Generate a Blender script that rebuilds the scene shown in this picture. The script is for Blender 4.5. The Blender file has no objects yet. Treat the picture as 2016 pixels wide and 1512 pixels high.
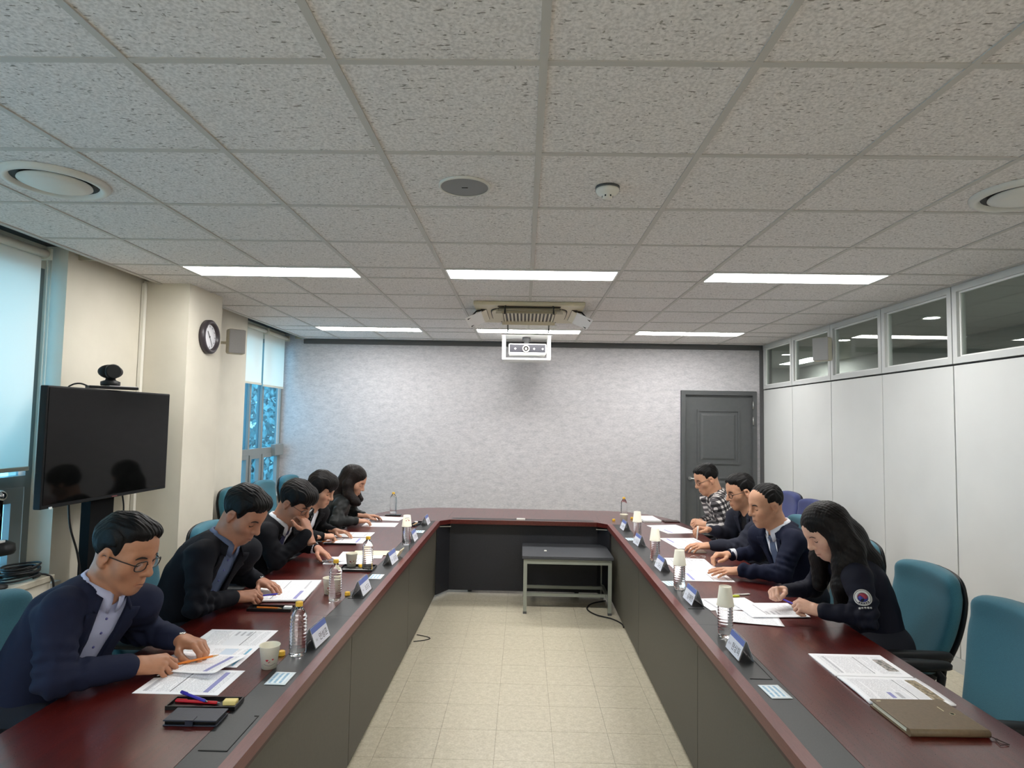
import bpy, bmesh, math, random
import numpy as np
from mathutils import Matrix, Vector, Euler

random.seed(7)
PI = math.pi
SC = bpy.context.scene
COL = SC.collection

# ------------------------------------------------------------------ camera
CAMZ = 1.675
F_PX, PITCH, YAW, ROLL = 1220.77, 0.05994, 0.019193, 0.017658
def cam_axes():
    cy, sy, cp, sp = math.cos(YAW), math.sin(YAW), math.cos(PITCH), math.sin(PITCH)
    fwd = Vector((-sy*cp, cy*cp, sp)); right = Vector((cy, sy, 0)); up = right.cross(fwd)
    cr, sr = math.cos(ROLL), math.sin(ROLL)
    return cr*right + sr*up, -sr*right + cr*up, fwd
_r, _u, _f = cam_axes()
cd = bpy.data.cameras.new('camera'); cam = bpy.data.objects.new('camera', cd); COL.objects.link(cam)
cam.matrix_world = Matrix(((_r.x, _u.x, -_f.x, 0), (_r.y, _u.y, -_f.y, 0), (_r.z, _u.z, -_f.z, CAMZ), (0, 0, 0, 1)))
cd.sensor_fit = 'HORIZONTAL'; cd.sensor_width = 36; cd.lens = 36*F_PX/2016
cd.clip_start = 0.05; cd.clip_end = 200
SC.camera = cam

# ------------------------------------------------------------------ world, exposure
LED_STRENGTH = 22.0
W = bpy.data.worlds.new('sky'); SC.world = W; W.use_nodes = True
wn = W.node_tree.nodes; wl = W.node_tree.links
bgn = wn['Background']; bgn.inputs[0].default_value = (0.78, 0.91, 0.98, 1); bgn.inputs[1].default_value = 2.5
SC.view_settings.view_transform = 'Standard'; SC.view_settings.look = 'None'
SC.view_settings.exposure = 0.70; SC.view_settings.gamma = 1.0; SC.view_settings.use_curve_mapping = False

SC.cycles.diffuse_bounces = 8; SC.cycles.max_bounces = 14

# ------------------------------------------------------------------ helpers: colour, materials
def s2l(c): return c/12.92 if c <= 0.04045 else ((c+0.055)/1.055)**2.4
def rgb(r, g, b): return (s2l(r/255), s2l(g/255), s2l(b/255), 1)
MATS = {}
def mat(name, col, rough=0.5, metal=0.0, spec=0.5, coat=0.0, trans=0.0, ior=1.45, emit=None, estr=0, sheen=0.0, alpha=1.0):
    if name in MATS: return MATS[name]
    m = bpy.data.materials.new(name); m.use_nodes = True; MATS[name] = m
    b = m.node_tree.nodes['Principled BSDF']
    b.inputs['Base Color'].default_value = col; b.inputs['Roughness'].default_value = rough
    b.inputs['Metallic'].default_value = metal; b.inputs['Specular IOR Level'].default_value = spec
    b.inputs['Coat Weight'].default_value = coat; b.inputs['Transmission Weight'].default_value = trans
    b.inputs['IOR'].default_value = ior; b.inputs['Sheen Weight'].default_value = sheen
    if emit: b.inputs['Emission Color'].default_value = emit; b.inputs['Emission Strength'].default_value = estr
    m.diffuse_color = col
    return m
class NT:
    """small wrapper for building node trees"""
    def __init__(self, m): self.m = m; self.n = m.node_tree.nodes; self.l = m.node_tree.links; self.b = self.n['Principled BSDF']
    def node(self, t, **kw):
        x = self.n.new(t)
        for k, v in kw.items(): setattr(x, k, v)
        return x
    def link(self, a, b): self.l.new(a, b)
    def coord(self, kind='Object', scale=(1, 1, 1), rot=(0, 0, 0), loc=(0, 0, 0)):
        if kind == 'World': src = self.node('ShaderNodeNewGeometry').outputs['Position']
        else: src = self.node('ShaderNodeTexCoord').outputs[kind]
        mp = self.node('ShaderNodeMapping'); mp.inputs['Scale'].default_value = scale
        mp.inputs['Rotation'].default_value = rot; mp.inputs['Location'].default_value = loc
        self.link(src, mp.inputs[0]); return mp.outputs[0]
    def noise(self, co, scale, detail=3, rough=0.55):
        x = self.node('ShaderNodeTexNoise'); x.inputs['Scale'].default_value = scale
        x.inputs['Detail'].default_value = detail; x.inputs['Roughness'].default_value = rough
        self.link(co, x.inputs['Vector']); return x.outputs['Fac']
    def ramp(self, fac, stops, interp='LINEAR'):
        r = self.node('ShaderNodeValToRGB'); cr = r.color_ramp; cr.interpolation = interp
        while len(cr.elements) < len(stops): cr.elements.new(0.5)
        for e, (p, c) in zip(cr.elements, stops):
            e.position = p; e.color = c if len(c) == 4 else (*c, 1)
        self.link(fac, r.inputs[0]); return r.outputs[0]
    def mix(self, fac, a, b, mode='MIX'):
        x = self.node('ShaderNodeMix', data_type='RGBA', blend_type=mode)
        for s, v in ((0, fac), (6, a), (7, b)):
            if hasattr(v, 'is_output') or isinstance(v, bpy.types.NodeSocket): self.link(v, x.inputs[s])
            else: x.inputs[s].default_value = v
        return x.outputs[2]
    def math(self, op, a, b=0.0, c=0.0):
        x = self.node('ShaderNodeMath', operation=op)
        for i, v in enumerate((a, b, c)):
            if isinstance(v, bpy.types.NodeSocket): self.link(v, x.inputs[i])
            else: x.inputs[i].default_value = v
        return x.outputs[0]
    def bump(self, h, strength=0.3, dist=0.002):
        x = self.node('ShaderNodeBump'); x.inputs['Strength'].default_value = strength; x.inputs['Distance'].default_value = dist
        self.link(h, x.inputs['Height']); self.link(x.outputs[0], self.b.inputs['Normal']); return x
    def color(self, s): self.link(s, self.b.inputs['Base Color'])

def mat_noise(name, c1, c2, scale=8, rough=0.6, kind='Object', stretch=(1, 1, 1), bump=0.0, bscale=None, bdist=0.002, **kw):
    if name in MATS: return MATS[name]
    m = mat(name, c1, rough, **kw); t = NT(m); co = t.coord(kind, stretch)
    f = t.noise(co, scale, 4); t.color(t.ramp(f, [(0.3, c1), (0.7, c2)]))
    if bump: t.bump(t.noise(co, bscale or scale*6, 3), bump, bdist)
    return m

# ------------------------------------------------------------------ helpers: meshes
class MB:
    def __init__(self): self.v = []; self.f = []; self.mi = []; self.sm = []
    def add(self, verts, faces, mi=0, smooth=False):
        o = len(self.v); self.v += [tuple(p) for p in verts]
        for fc in faces: self.f.append([i+o for i in fc]); self.mi.append(mi); self.sm.append(smooth)
        return self
    def box(self, c, s, rot=None, mi=0, bev=0.0):
        x, y, z = s[0]/2, s[1]/2, s[2]/2
        if bev > 0:
            bm = bmesh.new(); bmesh.ops.create_cube(bm, size=1)
            for v in bm.verts: v.co = Vector((v.co.x*s[0], v.co.y*s[1], v.co.z*s[2]))
            bmesh.ops.bevel(bm, geom=bm.edges[:], offset=bev, segments=2, affect='EDGES', profile=0.5)
            vs = [v.co.copy() for v in bm.verts]; bm.verts.index_update(); fs = [[v.index for v in f.verts] for f in bm.faces]; bm.free()
        else:
            vs = [Vector(p) for p in ((-x,-y,-z),(x,-y,-z),(x,y,-z),(-x,y,-z),(-x,-y,z),(x,-y,z),(x,y,z),(-x,y,z))]
            fs = [[0,3,2,1],[4,5,6,7],[0,1,5,4],[1,2,6,5],[2,3,7,6],[3,0,4,7]]
        M = Euler(rot).to_matrix() if rot else None
        if M: vs = [M @ p for p in vs]
        c = Vector(c)
        return self.add([p+c for p in vs], fs, mi)
    def b2(self, lo, hi, mi=0, bev=0.0):
        return self.box([(a+b)/2 for a, b in zip(lo, hi)], [b-a for a, b in zip(lo, hi)], mi=mi, bev=bev)
    def prism(self, poly, z0, z1, mi=0):
        n = len(poly); vs = [(p[0], p[1], z0) for p in poly]+[(p[0], p[1], z1) for p in poly]
        fs = [list(range(n))[::-1], list(range(n, 2*n))]+[[i, (i+1) % n, n+(i+1) % n, n+i] for i in range(n)]
        return self.add(vs, fs, mi)
    def lathe(self, prof, seg=24, mi=0, c=(0, 0, 0), smooth=True, axis='Z', cap=True):
        vs = []; fs = []; n = len(prof)
        for r, z in prof:
            for k in range(seg):
                a = 2*PI*k/seg; p = (r*math.cos(a), r*math.sin(a), z)
                if axis == 'X': p = (p[2], p[0], p[1])
                if axis == 'Y': p = (p[0], p[2], p[1])
                vs.append((p[0]+c[0], p[1]+c[1], p[2]+c[2]))
        for i in range(n-1):
            for k in range(seg):
                fs.append([i*seg+k, i*seg+(k+1) % seg, (i+1)*seg+(k+1) % seg, (i+1)*seg+k])
        self.add(vs, fs, mi, smooth)
        if cap:
            o = len(self.v)-len(vs)
            if prof[0][0] > 1e-5: self.f.append([o+k for k in range(seg)][::-1]); self.mi.append(mi); self.sm.append(False)
            if prof[-1][0] > 1e-5: self.f.append([o+(n-1)*seg+k for k in range(seg)]); self.mi.append(mi); self.sm.append(False)
        return self
    def tube(self, pts, r, seg=8, mi=0, closed=False, smooth=True):
        pts = [Vector(p) for p in pts]; n = len(pts); rs = r if isinstance(r, (list, tuple)) else [r]*n
        vs = []; up = None
        for i in range(n):
            a = pts[(i-1) % n] if (closed or i > 0) else pts[i]; b = pts[(i+1) % n] if (closed or i < n-1) else pts[i]
            d = (b-a).normalized()
            if up is None: up = d.orthogonal().normalized()
            up = (up - d*up.dot(d)); up = up.normalized() if up.length > 1e-6 else d.orthogonal().normalized()
            w = d.cross(up)
            for k in range(seg):
                an = 2*PI*k/seg; vs.append(pts[i]+(up*math.cos(an)+w*math.sin(an))*rs[i])
        fs = []
        for i in range(n if closed else n-1):
            j = (i+1) % n
            for k in range(seg): fs.append([i*seg+k, i*seg+(k+1) % seg, j*seg+(k+1) % seg, j*seg+k])
        self.add(vs, fs, mi, smooth)
        if not closed:
            o = len(self.v)-len(vs)
            self.f.append([o+k for k in range(seg)][::-1]); self.f.append([o+(n-1)*seg+k for k in range(seg)])
            self.mi += [mi, mi]; self.sm += [False, False]
        return self
    def loft(self, rings, mi=0, cap=True, smooth=True, closed=True):
        n = len(rings[0]); vs = [p for r in rings for p in r]; fs = []
        for i in range(len(rings)-1):
            for k in range(n if closed else n-1): fs.append([i*n+k, i*n+(k+1) % n, (i+1)*n+(k+1) % n, (i+1)*n+k])
        if cap: fs += [list(range(n))[::-1], [(len(rings)-1)*n+k for k in range(n)]]
        return self.add(vs, fs, mi, smooth)
    def sphere(self, c, r, seg=16, rings=10, mi=0):
        rr = r if isinstance(r, (tuple, list)) else (r, r, r)
        prof = [(max(1e-4, math.sin(PI*i/rings)), -math.cos(PI*i/rings)) for i in range(rings+1)]
        o = len(self.v); self.lathe(prof, seg, mi, cap=False)
        for i in range(o, len(self.v)):
            p = self.v[i]; self.v[i] = (c[0]+p[0]*rr[0], c[1]+p[1]*rr[1], c[2]+p[2]*rr[2])
        return self
    def mesh(self, name, mats):
        me = bpy.data.meshes.new(name); me.from_pydata(self.v, [], self.f)
        for m in (mats if isinstance(mats, (list, tuple)) else [mats]): me.materials.append(m)
        me.polygons.foreach_set('material_index', self.mi); me.polygons.foreach_set('use_smooth', self.sm)
        me.update(); return me
    def build(self, name, mats, parent=None, loc=None, rot=None):
        return link(name, self.mesh(name, mats), parent, loc, rot)
def link(name, me, parent=None, loc=None, rot=None):
    o = bpy.data.objects.new(name, me); COL.objects.link(o)
    if parent: o.parent = parent
    if loc is not None: o.location = loc
    if rot is not None: o.rotation_euler = rot
    return o
def tag(o, label, cat, group=None):
    o['label'] = label; o['category'] = cat
    if group: o['group'] = group
    return o
def thing(name, label, cat, loc=(0, 0, 0), rz=0.0, group=None):
    o = bpy.data.objects.new(name, None); COL.objects.link(o); o.empty_display_size = 0.05
    o.location = loc; o.rotation_euler = (0, 0, rz); return tag(o, label, cat, group)
def struct(name, mb, m, parent=None):
    o = mb.build(name, m, parent)
    if parent is None: o['kind'] = 'structure'
    return o
def copy_tree(o, parent=None):
    c = o.copy(); COL.objects.link(c); c.parent = parent
    for ch in list(o.children): copy_tree(ch, c)
    return c
# ================================================================== the room
CEIL = 2.688; XL, XR, YB, YF = -2.95, 3.03, -1.6, 7.90
GX = [0.041+0.6*c for c in range(-5, 6)]          # ceiling grid lines
FL_TILE = 0.3

M_wallL = mat_noise('cream wall paint', rgb(214, 208, 193), rgb(206, 200, 185), 3, 0.75, 'World', bump=0.12, bscale=160)
def make_wallpaper():
    m = mat('mottled grey wallpaper', rgb(182, 180, 177), 0.7); t = NT(m)
    co = t.coord('World', (1, 1, 2.2)); f = t.noise(co, 9, 6, 0.7); g = t.noise(t.coord('World', (1, 1, 3.0)), 45, 3, 0.6)
    c = t.ramp(f, [(0.32, rgb(160, 159, 164)), (0.5, rgb(183, 181, 184)), (0.68, rgb(201, 198, 200))])
    c2 = t.ramp(g, [(0.35, rgb(165, 163, 167)), (0.65, rgb(203, 201, 202))])
    t.color(t.mix(0.45, c, c2)); t.bump(g, 0.15, 0.002); return m
M_wallF = make_wallpaper()
M_trim = mat('dark grey trim', rgb(78, 78, 79), 0.5)
M_panel = mat_noise('white partition panel', rgb(206, 207, 205), rgb(201, 202, 200), 2, 0.5, 'World')
M_rail = mat('pale grey aluminium rail', rgb(190, 192, 190), 0.4)
M_joint = mat('dark joint', rgb(52, 52, 52), 0.7)
M_back = mat('plain cream rear wall', rgb(205, 198, 184), 0.8)
M_tbar = mat('ceiling grid bar', rgb(188, 185, 180), 0.5)
def make_ctile():
    m = mat('fissured mineral ceiling tile', rgb(205, 202, 195), 0.9); t = NT(m)
    co = t.coord('World', (38, 105, 1)); f = t.noise(co, 1.0, 2, 0.5)
    g = t.noise(t.coord('World', (1, 1, 1)), 95, 2, 0.6); h = t.noise(t.coord('World', (90, 45, 1), loc=(3, 1, 0)), 1.0, 2, 0.5)
    pit = t.ramp(f, [(0.64, (0, 0, 0)), (0.70, (1, 1, 1))]); pit2 = t.ramp(h, [(0.68, (0, 0, 0)), (0.74, (1, 1, 1))])
    sp = t.ramp(g, [(0.36, rgb(203, 199, 197)), (0.62, rgb(230, 226, 224))])
    pp = t.math('MAXIMUM', pit, t.math('MULTIPLY', pit2, 0.8))
    t.color(t.mix(pp, sp, rgb(140, 136, 130))); t.bump(t.math('SUBTRACT', g, pp), 0.35, 0.003); return m
M_ctile = make_ctile()
def make_ftile():
    m = mat('beige vinyl tile', rgb(190, 182, 160), 0.32); t = NT(m)
    oi = t.node('ShaderNodeObjectInfo'); 
    n1 = t.noise(t.coord('World', (1, 1, 1)), 30, 5, 0.7); n2 = t.noise(t.coord('World', (1.0, 1.0, 1)), 90, 3, 0.6)
    c = t.ramp(n1, [(0.32, rgb(168, 160, 138)), (0.52, rgb(190, 182, 160)), (0.7, rgb(206, 199, 180))])
    c2 = t.ramp(n2, [(0.38, rgb(172, 164, 142)), (0.66, rgb(207, 200, 182))])
    t.color(t.mix(0.4, c, c2)); return m
M_ftile = make_ftile()
M_grout = mat('floor joint', rgb(128, 120, 100), 0.8)

# floor: base slab + tiles
floor = struct('floor', MB().b2((XL-0.15, YB, -0.12), (XR, YF, -0.003)), M_grout)
tx0, ty0 = -0.119-0.3*11, 3.17-0.3*17
tile_me = MB().b2((-0.1492, -0.1492, -0.003), (0.1492, 0.1492, 0.0)).mesh('floor_tile', M_ftile)
rest = MB()
for i in range(22):
    for j in range(34):
        cx, cy = tx0+0.3*i+0.15, ty0+0.3*j+0.15
        x0, x1, y0, y1 = cx-0.1492, cx+0.1492, cy-0.1492, cy+0.1492
        x0, x1, y0, y1 = max(x0, XL-0.14), min(x1, XR), max(y0, YB), min(y1, YF)
        if x1-x0 < 0.01 or y1-y0 < 0.01: continue
        seen = (-0.95 < cx < 1.0 and 2.9 < cy < 6.3) or (1.6 < cx < 3.0 and 1.9 < cy < 4.3)
        if seen and x1-x0 > 0.29 and y1-y0 > 0.29: link('floor_tile', tile_me, floor, (cx, cy, 0))
        else: rest.b2((x0, y0, -0.003), (x1, y1, 0.0))
rest_o = rest.build('floor_tile_field', M_ftile, floor); rest_o['kind'] = 'stuff'

# ceiling: slab above, grid runners, cross tees, tiles
ceiling = struct('ceiling', MB().b2((XL-0.4, YB, CEIL+0.06), (XR+0.1, YF+0.1, CEIL+0.16)), M_joint)
ROWS = [-1.6, -1.3, -1.0, -0.7, -0.1, 0.5, 1.1, 1.70, 2.30, 2.90, 3.50, 4.10, 4.40, 5.00, 5.60, 6.20, 6.80, 7.10, 7.70, 7.90]
COLS = [-2.82]+GX[1:10]+[3.03]
FIX_ROWS = [(-1.0, -0.7), (4.10, 4.40), (6.80, 7.10)]
FIX_COLS = [(1, 3), (4, 6), (7, 9)]               # indices into COLS
def in_fixture(ci, r0):
    return any(abs(r0-a) < 0.01 for a, b in FIX_ROWS) and any(a <= ci < b for a, b in FIX_COLS)
tile_cache = {}
for ri in range(len(ROWS)-1):
    for ci in range(len(COLS)-1):
        if in_fixture(ci, ROWS[ri]): continue
        x0, x1, y0, y1 = COLS[ci]+0.011, COLS[ci+1]-0.011, ROWS[ri]+0.011, ROWS[ri+1]-0.011
        key = (round(x1-x0, 3), round(y1-y0, 3))
        if key not in tile_cache:
            hx, hy = key[0]/2, key[1]/2
            tile_cache[key] = MB().b2((-hx, -hy, 0), (hx, hy, 0.014)).mesh('ceiling_tile', M_ctile)
        link('ceiling_tile', tile_cache[key], ceiling, ((x0+x1)/2, (y0+y1)/2, CEIL+0.004))
for gi, x in enumerate(GX[1:10]):
    spans = [YB]+[v for fr in FIX_ROWS for v in fr]+[YF] if gi in (1, 4, 7) else [YB, YF]
    for a, b in zip(spans[::2], spans[1::2]):
        if b-a > 0.7: MB().b2((x-0.012, a, CEIL-0.001), (x+0.012, b, CEIL+0.03)).build('grid_runner', M_tbar, ceiling)
MB().b2((-2.84, YB, CEIL-0.004), (-2.82+0.012, YF, CEIL+0.05)).build('edge_trim', M_tbar, ceiling)
MB().b2((3.0, YB, CEIL-0.002), (3.03, YF, CEIL+0.03)).build('edge_trim', M_tbar, ceiling)
for y in ROWS[1:-1]: MB().b2((-2.82, y-0.012, CEIL), (3.03, y+0.012, CEIL+0.03)).build('cross_tee', M_tbar, ceiling)

# LED panels
M_led = mat('led diffuser', (1, 1, 1, 1), 0.5, emit=(1.0, 0.985, 0.96, 1), estr=LED_STRENGTH)
M_ledf = mat('white led frame', rgb(235, 235, 232), 0.4)
lab_y = {4.10: 'nearer row', 6.80: 'row by the far wall', -1.0: 'added unseen rear fill row'}  # row behind the camera is out of view, added as fill light
lab_x = ['on the window side', 'over the middle aisle', 'on the white partition side']
for (y0, y1) in FIX_ROWS:
    for k, (a, b) in enumerate(FIX_COLS):
        x0, x1 = COLS[a], COLS[b]; cx, cy = (x0+x1)/2, (y0+y1)/2; hx, hy = (x1-x0)/2-0.013, (y1-y0)/2-0.013
        t = thing('led_panel', f'lit white LED panel in the {lab_y[y0]}, {lab_x[k]}', 'ceiling light', (cx, cy, CEIL), 0, 'LED ceiling panels')
        fr = MB(); w = 0.012
        fr.b2((-hx, -hy, -0.002), (hx, -hy+w, 0.03)).b2((-hx, hy-w, -0.002), (hx, hy, 0.03)).b2((-hx, -hy+w, -0.002), (-hx+w, hy-w, 0.03)).b2((hx-w, -hy+w, -0.002), (hx, hy-w, 0.03))
        fr.build('frame', M_ledf, t)
        MB().b2((-hx+w, -hy+w, 0.002), (hx-w, hy-w, 0.022)).build('diffuser', M_led, t)

# far wall with dark trims
wf = struct('wall_far', MB().b2((XL-0.15, YF, 0), (1.99, YF+0.12, CEIL+0.06)).b2((2.945, YF, 0), (XR+0.1, YF+0.12, CEIL+0.06)).b2((1.99, YF, 2.105), (2.945, YF+0.12, CEIL+0.06)), M_wallF)
struct('trim_1', MB().b2((-2.84, YF-0.022, CEIL-0.062), (3.02, YF, CEIL-0.002)), M_trim)
struct('trim_2', MB().b2((2.985, YF-0.022, 0), (3.028, YF, CEIL-0.062)), M_trim)
struct('baseboard_far', MB().b2((-3.0, YF-0.012, 0), (1.99, YF, 0.09)), M_trim)
# door
M_door = mat_noise('dark grey painted door', rgb(84, 86, 87), rgb(80, 82, 83), 20, 0.45, bump=0.03, bscale=300)
door = struct('door_1', MB().b2((2.045, YF+0.01, 0.01), (2.89, YF+0.055, 2.055)), M_door)
df = MB().b2((1.995, YF-0.03, 0), (2.045, YF+0.1, 2.10)).b2((2.89, YF-0.03, 0), (2.94, YF+0.1, 2.10)).b2((2.045, YF-0.03, 2.05), (2.89, YF+0.1, 2.10))
df.build('door_frame', M_door, door)
def raised_panel(x0, x1, z0, z1):
    m = MB(); y = YF+0.01; w = 0.022
    def frm(a, b, c, d, yy, ww, pr):
        m.b2((a, yy-pr, c), (b, yy, c+ww)).b2((a, yy-pr, d-ww), (b, yy, d)).b2((a, yy-pr, c+ww), (a+ww, yy, d-ww)).b2((b-ww, yy-pr, c+ww), (b, yy, d-ww))
    frm(x0, x1, z0, z1, y, w, 0.012)
    i = 0.05
    o = [(x0+i, z0+i), (x1-i, z0+i), (x1-i, z1-i), (x0+i, z1-i)]; j = 0.075
    q = [(x0+j, z0+j), (x1-j, z0+j), (x1-j, z1-j), (x0+j, z1-j)]
    vs = [(a, y, b) for a, b in o]+[(a, y-0.01, b) for a, b in q]
    m.add(vs, [[0, 1, 5, 4], [1, 2, 6, 5], [2, 3, 7, 6], [3, 0, 4, 7], [4, 5, 6, 7]])
    return m
raised_panel(2.20, 2.735, 1.18, 1.865).build('upper_panel', M_door, door)
raised_panel(2.20, 2.735, 0.18, 1.02).build('lower_panel', M_door, door)
M_steel = mat('brushed steel', rgb(190, 190, 188), 0.3, 1.0)
for z in (1.88, 1.68, 0.35): MB().lathe([(0.009, 0), (0.009, 0.10)], 10, c=(2.893, YF-0.033, z)).build('hinge', M_steel, door)
hd = MB().lathe([(0.024, 0), (0.024, 0.012)], 16, c=(2.11, YF-0.005, 1.0), axis='Y').tube([(2.11, YF, 1.0), (2.11, YF-0.05, 1.0), (2.13, YF-0.055, 1.0), (2.22, YF-0.055, 1.0)], 0.009)
hd.build('door_handle', M_steel, door)

# left wall: solid parts, column, soffit
wl_ = struct('wall_left', MB().b2((XL-0.3, 3.89, 0), (XL, 4.70, CEIL+0.06)).b2((XL-0.3, 5.20, 0), (XL, 6.50, CEIL+0.06)).b2((XL-0.3, 4.70, 0), (XL, 5.20, CEIL+0.06))
    .b2((XL-0.3, YB, 0), (XL, -0.2, CEIL+0.06)).b2((XL-0.3, -0.2, 0), (XL, 3.89, 0.62)).b2((XL-0.3, 6.5, 0), (XL, YF, 0.72)).b2((XL-0.3, -0.2, 2.60), (XL-0.145, 3.89, CEIL+0.2)).b2((XL-0.3, 6.5, 2.60), (XL-0.145, YF, CEIL+0.2)), M_wallL)
struct('wall_column', MB().b2((XL, 4.69, 0), (-2.59, 5.21, CEIL+0.02)), M_wallL)
struct('wall_rear', MB().b2((XL-0.3, YB-0.1, 0), (XR+0.1, YB, CEIL+0.06)), M_back)
struct('baseboard_left', MB().b2((XL, 3.89, 0), (XL+0.012, 4.69, 0.09)).b2((XL, 5.21, 0), (XL+0.012, 6.5, 0.09)).b2((-2.59, 4.69, 0), (-2.578, 5.21, 0.09)).b2((XL, YB, 0), (XL+0.012, 3.89, 0.09)), M_trim)
M_soff = mat('beige curtain box', rgb(176, 170, 150), 0.6)
def pocket(n, y0, y1):
    struct(n, MB().b2((-2.842, y0, CEIL-0.0), (-2.82, y1, CEIL+0.18)).b2((-3.25, y0, CEIL+0.18), (-2.82, y1, CEIL+0.2)).b2((-2.84, y1, CEIL-0.002), (-2.95, y1+0.02, CEIL+0.18)), M_soff)
pocket('trim_3', -0.2, 3.98); pocket('trim_4', 6.5, YF-0.03)
# pipe cover up the corner by the column
tag(MB().b2((-2.945, 4.655, 0), (-2.92, 4.686, CEIL-0.003)).build('cable_duct', mat('white plastic duct', rgb(225, 222, 212), 0.4)), 'slim white plastic cable duct up the corner beside the column', 'cable duct')

# windows on the left: frames, tinted panes, blinds
M_frame = mat('grey aluminium window frame', rgb(128, 134, 134), 0.45)
def make_glass(name, tint, gl=0.08):
    m = mat(name, tint); n = m.node_tree.nodes; l = m.node_tree.links; n.remove(n['Principled BSDF'])
    tr = n.new('ShaderNodeBsdfTransparent'); tr.inputs[0].default_value = tint
    g = n.new('ShaderNodeBsdfGlossy'); g.inputs['Roughness'].default_value = 0.01
    lw = n.new('ShaderNodeLayerWeight'); pw = n.new('ShaderNodeMath'); pw.operation = 'POWER'; pw.inputs[1].default_value = 4.0; l.new(lw.outputs['Facing'], pw.inputs[0])
    fr = n.new('ShaderNodeMath'); fr.operation = 'MULTIPLY_ADD'; fr.inputs[1].default_value = 0.8; fr.inputs[2].default_value = 0.05; l.new(pw.outputs[0], fr.inputs[0])
    mx = n.new('ShaderNodeMixShader'); l.new(fr.outputs[0], mx.inputs[0]); l.new(tr.outputs[0], mx.inputs[1]); l.new(g.outputs[0], mx.inputs[2])
    l.new(mx.outputs[0], n['Material Output'].inputs[0]); return m
M_tint = make_glass('blue tinted window glass', (0.47, 0.77, 0.92, 1))
def make_blind(name, c):
    m = mat(name, c); n = m.node_tree.nodes; l = m.node_tree.links; b = n['Principled BSDF']; b.inputs['Roughness'].default_value = 0.9
    tl = n.new('ShaderNodeBsdfTranslucent'); tl.inputs[0].default_value = c
    mx = n.new('ShaderNodeMixShader'); mx.inputs[0].default_value = 0.52
    l.new(b.outputs[0], mx.inputs[1]); l.new(tl.outputs[0], mx.inputs[2]); l.new(mx.outputs[0], n['Material Output'].inputs[0]); return m
M_blind = make_blind('translucent roller blind fabric', rgb(246, 243, 236))
XW = -3.10
def window(name, y0, y1, z0, z1, mull, trans, zsub):
    fr = MB(); w = 0.05; d = 0.06
    fr.b2((XW-d, y0, z0), (XW, y0+w, z1)).b2((XW-d, y1-w, z0), (XW, y1, z1)).b2((XW-d, y0+w, z0), (XW, y1-w, z0+w)).b2((XW-d, y0+w, z1-w), (XW, y1-w, z1))
    o = struct(name, fr, M_frame)
    MB().b2((XW-d, y0+w, trans-0.035), (XW+0.005, y1-w, trans+0.035)).build('transom', M_frame, o)
    ys = [y0+w]+[m for m in mull]+[y1-w]
    for m_ in mull: MB().b2((XW-d, m_-0.022, z0+w), (XW, m_+0.022, z1-w)).build('mullion', M_frame, o)
    for a, b in zip(ys[:-1], ys[1:]):
        for c, e in ((z0+w, trans-0.035), (trans+0.035, z1-w)):
            MB().b2((XW-0.036, a+0.022, c), (XW-0.028, b-0.022, e)).build('pane', M_tint, o)
            if c < trans:   # opening sash in the lower light
                s = MB(); aa, bb = a+0.022, b-0.022; q = 0.09 if y0 < 3 else 0.045
                s.b2((XW-0.03, aa, c), (XW+0.012, aa+q, e)).b2((XW-0.03, bb-q, c), (XW+0.012, bb, e)).b2((XW-0.03, aa+q, c), (XW+0.012, bb-q, c+q)).b2((XW-0.03, aa+q, e-q), (XW+0.012, bb-q, e))
                s.build('sash', M_frame, o)
    return o
w1 = window('window_1', -0.2, 3.89, 0.62, 2.60, (1.1, 2.5), 1.25, 0)
w2 = window('window_2', 6.50, 7.90, 0.72, 2.60, (6.98, 7.32), 1.27, 0)
M_sill = mat('pale stone sill', rgb(190, 188, 180), 0.5)
MB().b2((-3.10, -0.2, 0.60), (-2.87, 3.89, 0.635)).build('window_sill', M_sill, w1)
MB().b2((-3.10, 6.5, 0.70), (-2.93, 7.89, 0.735)).build('window_sill', M_sill, w2)
# handle rail bracket at the end of the far window transom
MB().b2((-3.10, 7.60, 1.20), (-3.04, 7.86, 1.34), bev=0.006).build('transom_bracket', M_frame, w2)
M_roll = mat('cream blind tube', rgb(205, 203, 190), 0.5)
def blind(y0, y1, zb, label, seams):
    t = thing('roller_blind', label, 'blind', (-3.0, (y0+y1)/2, CEIL), 0, 'roller blinds on the window wall'); h = (y1-y0)/2
    MB().lathe([(0.026, -h), (0.026, h)], 14, axis='Y', c=(-0.02, 0, -0.015)).build('roller_tube', M_roll, t)
    MB().b2((-0.046, -h+0.01, zb-CEIL), (-0.0445, h-0.01, -0.01)).build('fabric', M_blind, t)
    MB().b2((-0.053, -h+0.01, zb-CEIL-0.025), (-0.037, h-0.01, zb-CEIL), bev=0.004).build('bottom_bar', M_roll, t)
    for s in (-1, 1): MB().b2((-0.06, s*h-0.008, -0.05), (0.012, s*h+0.008, 0.02)).build('bracket', M_roll, t)
    return t
bl1 = blind(1.3, 3.80, 1.345, 'long cream roller blind pulled down behind the black television', ())
pts = [(-0.02, 1.25, -0.02)]+[(-0.02+0.0*i, 1.262+0.006*math.sin(i/6*PI), -0.1-0.235*i) for i in range(7)]+[(-0.02, 1.275+0.012*i, -1.52-0.005*math.sin(i*1.1)) for i in range(3)]+[(-0.02, 1.30, -1.40), (-0.02, 1.29, -0.03)]
MB().tube(pts, 0.0025, 6).build('pull_chain', M_roll, bl1)
bl2 = blind(6.56, 7.13, 2.065, 'short cream roller blind half lowered beside the wall speaker', ())
bl3 = blind(7.16, 7.79, 2.055, 'short cream roller blind half lowered next to the grey far wall', ())

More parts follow.
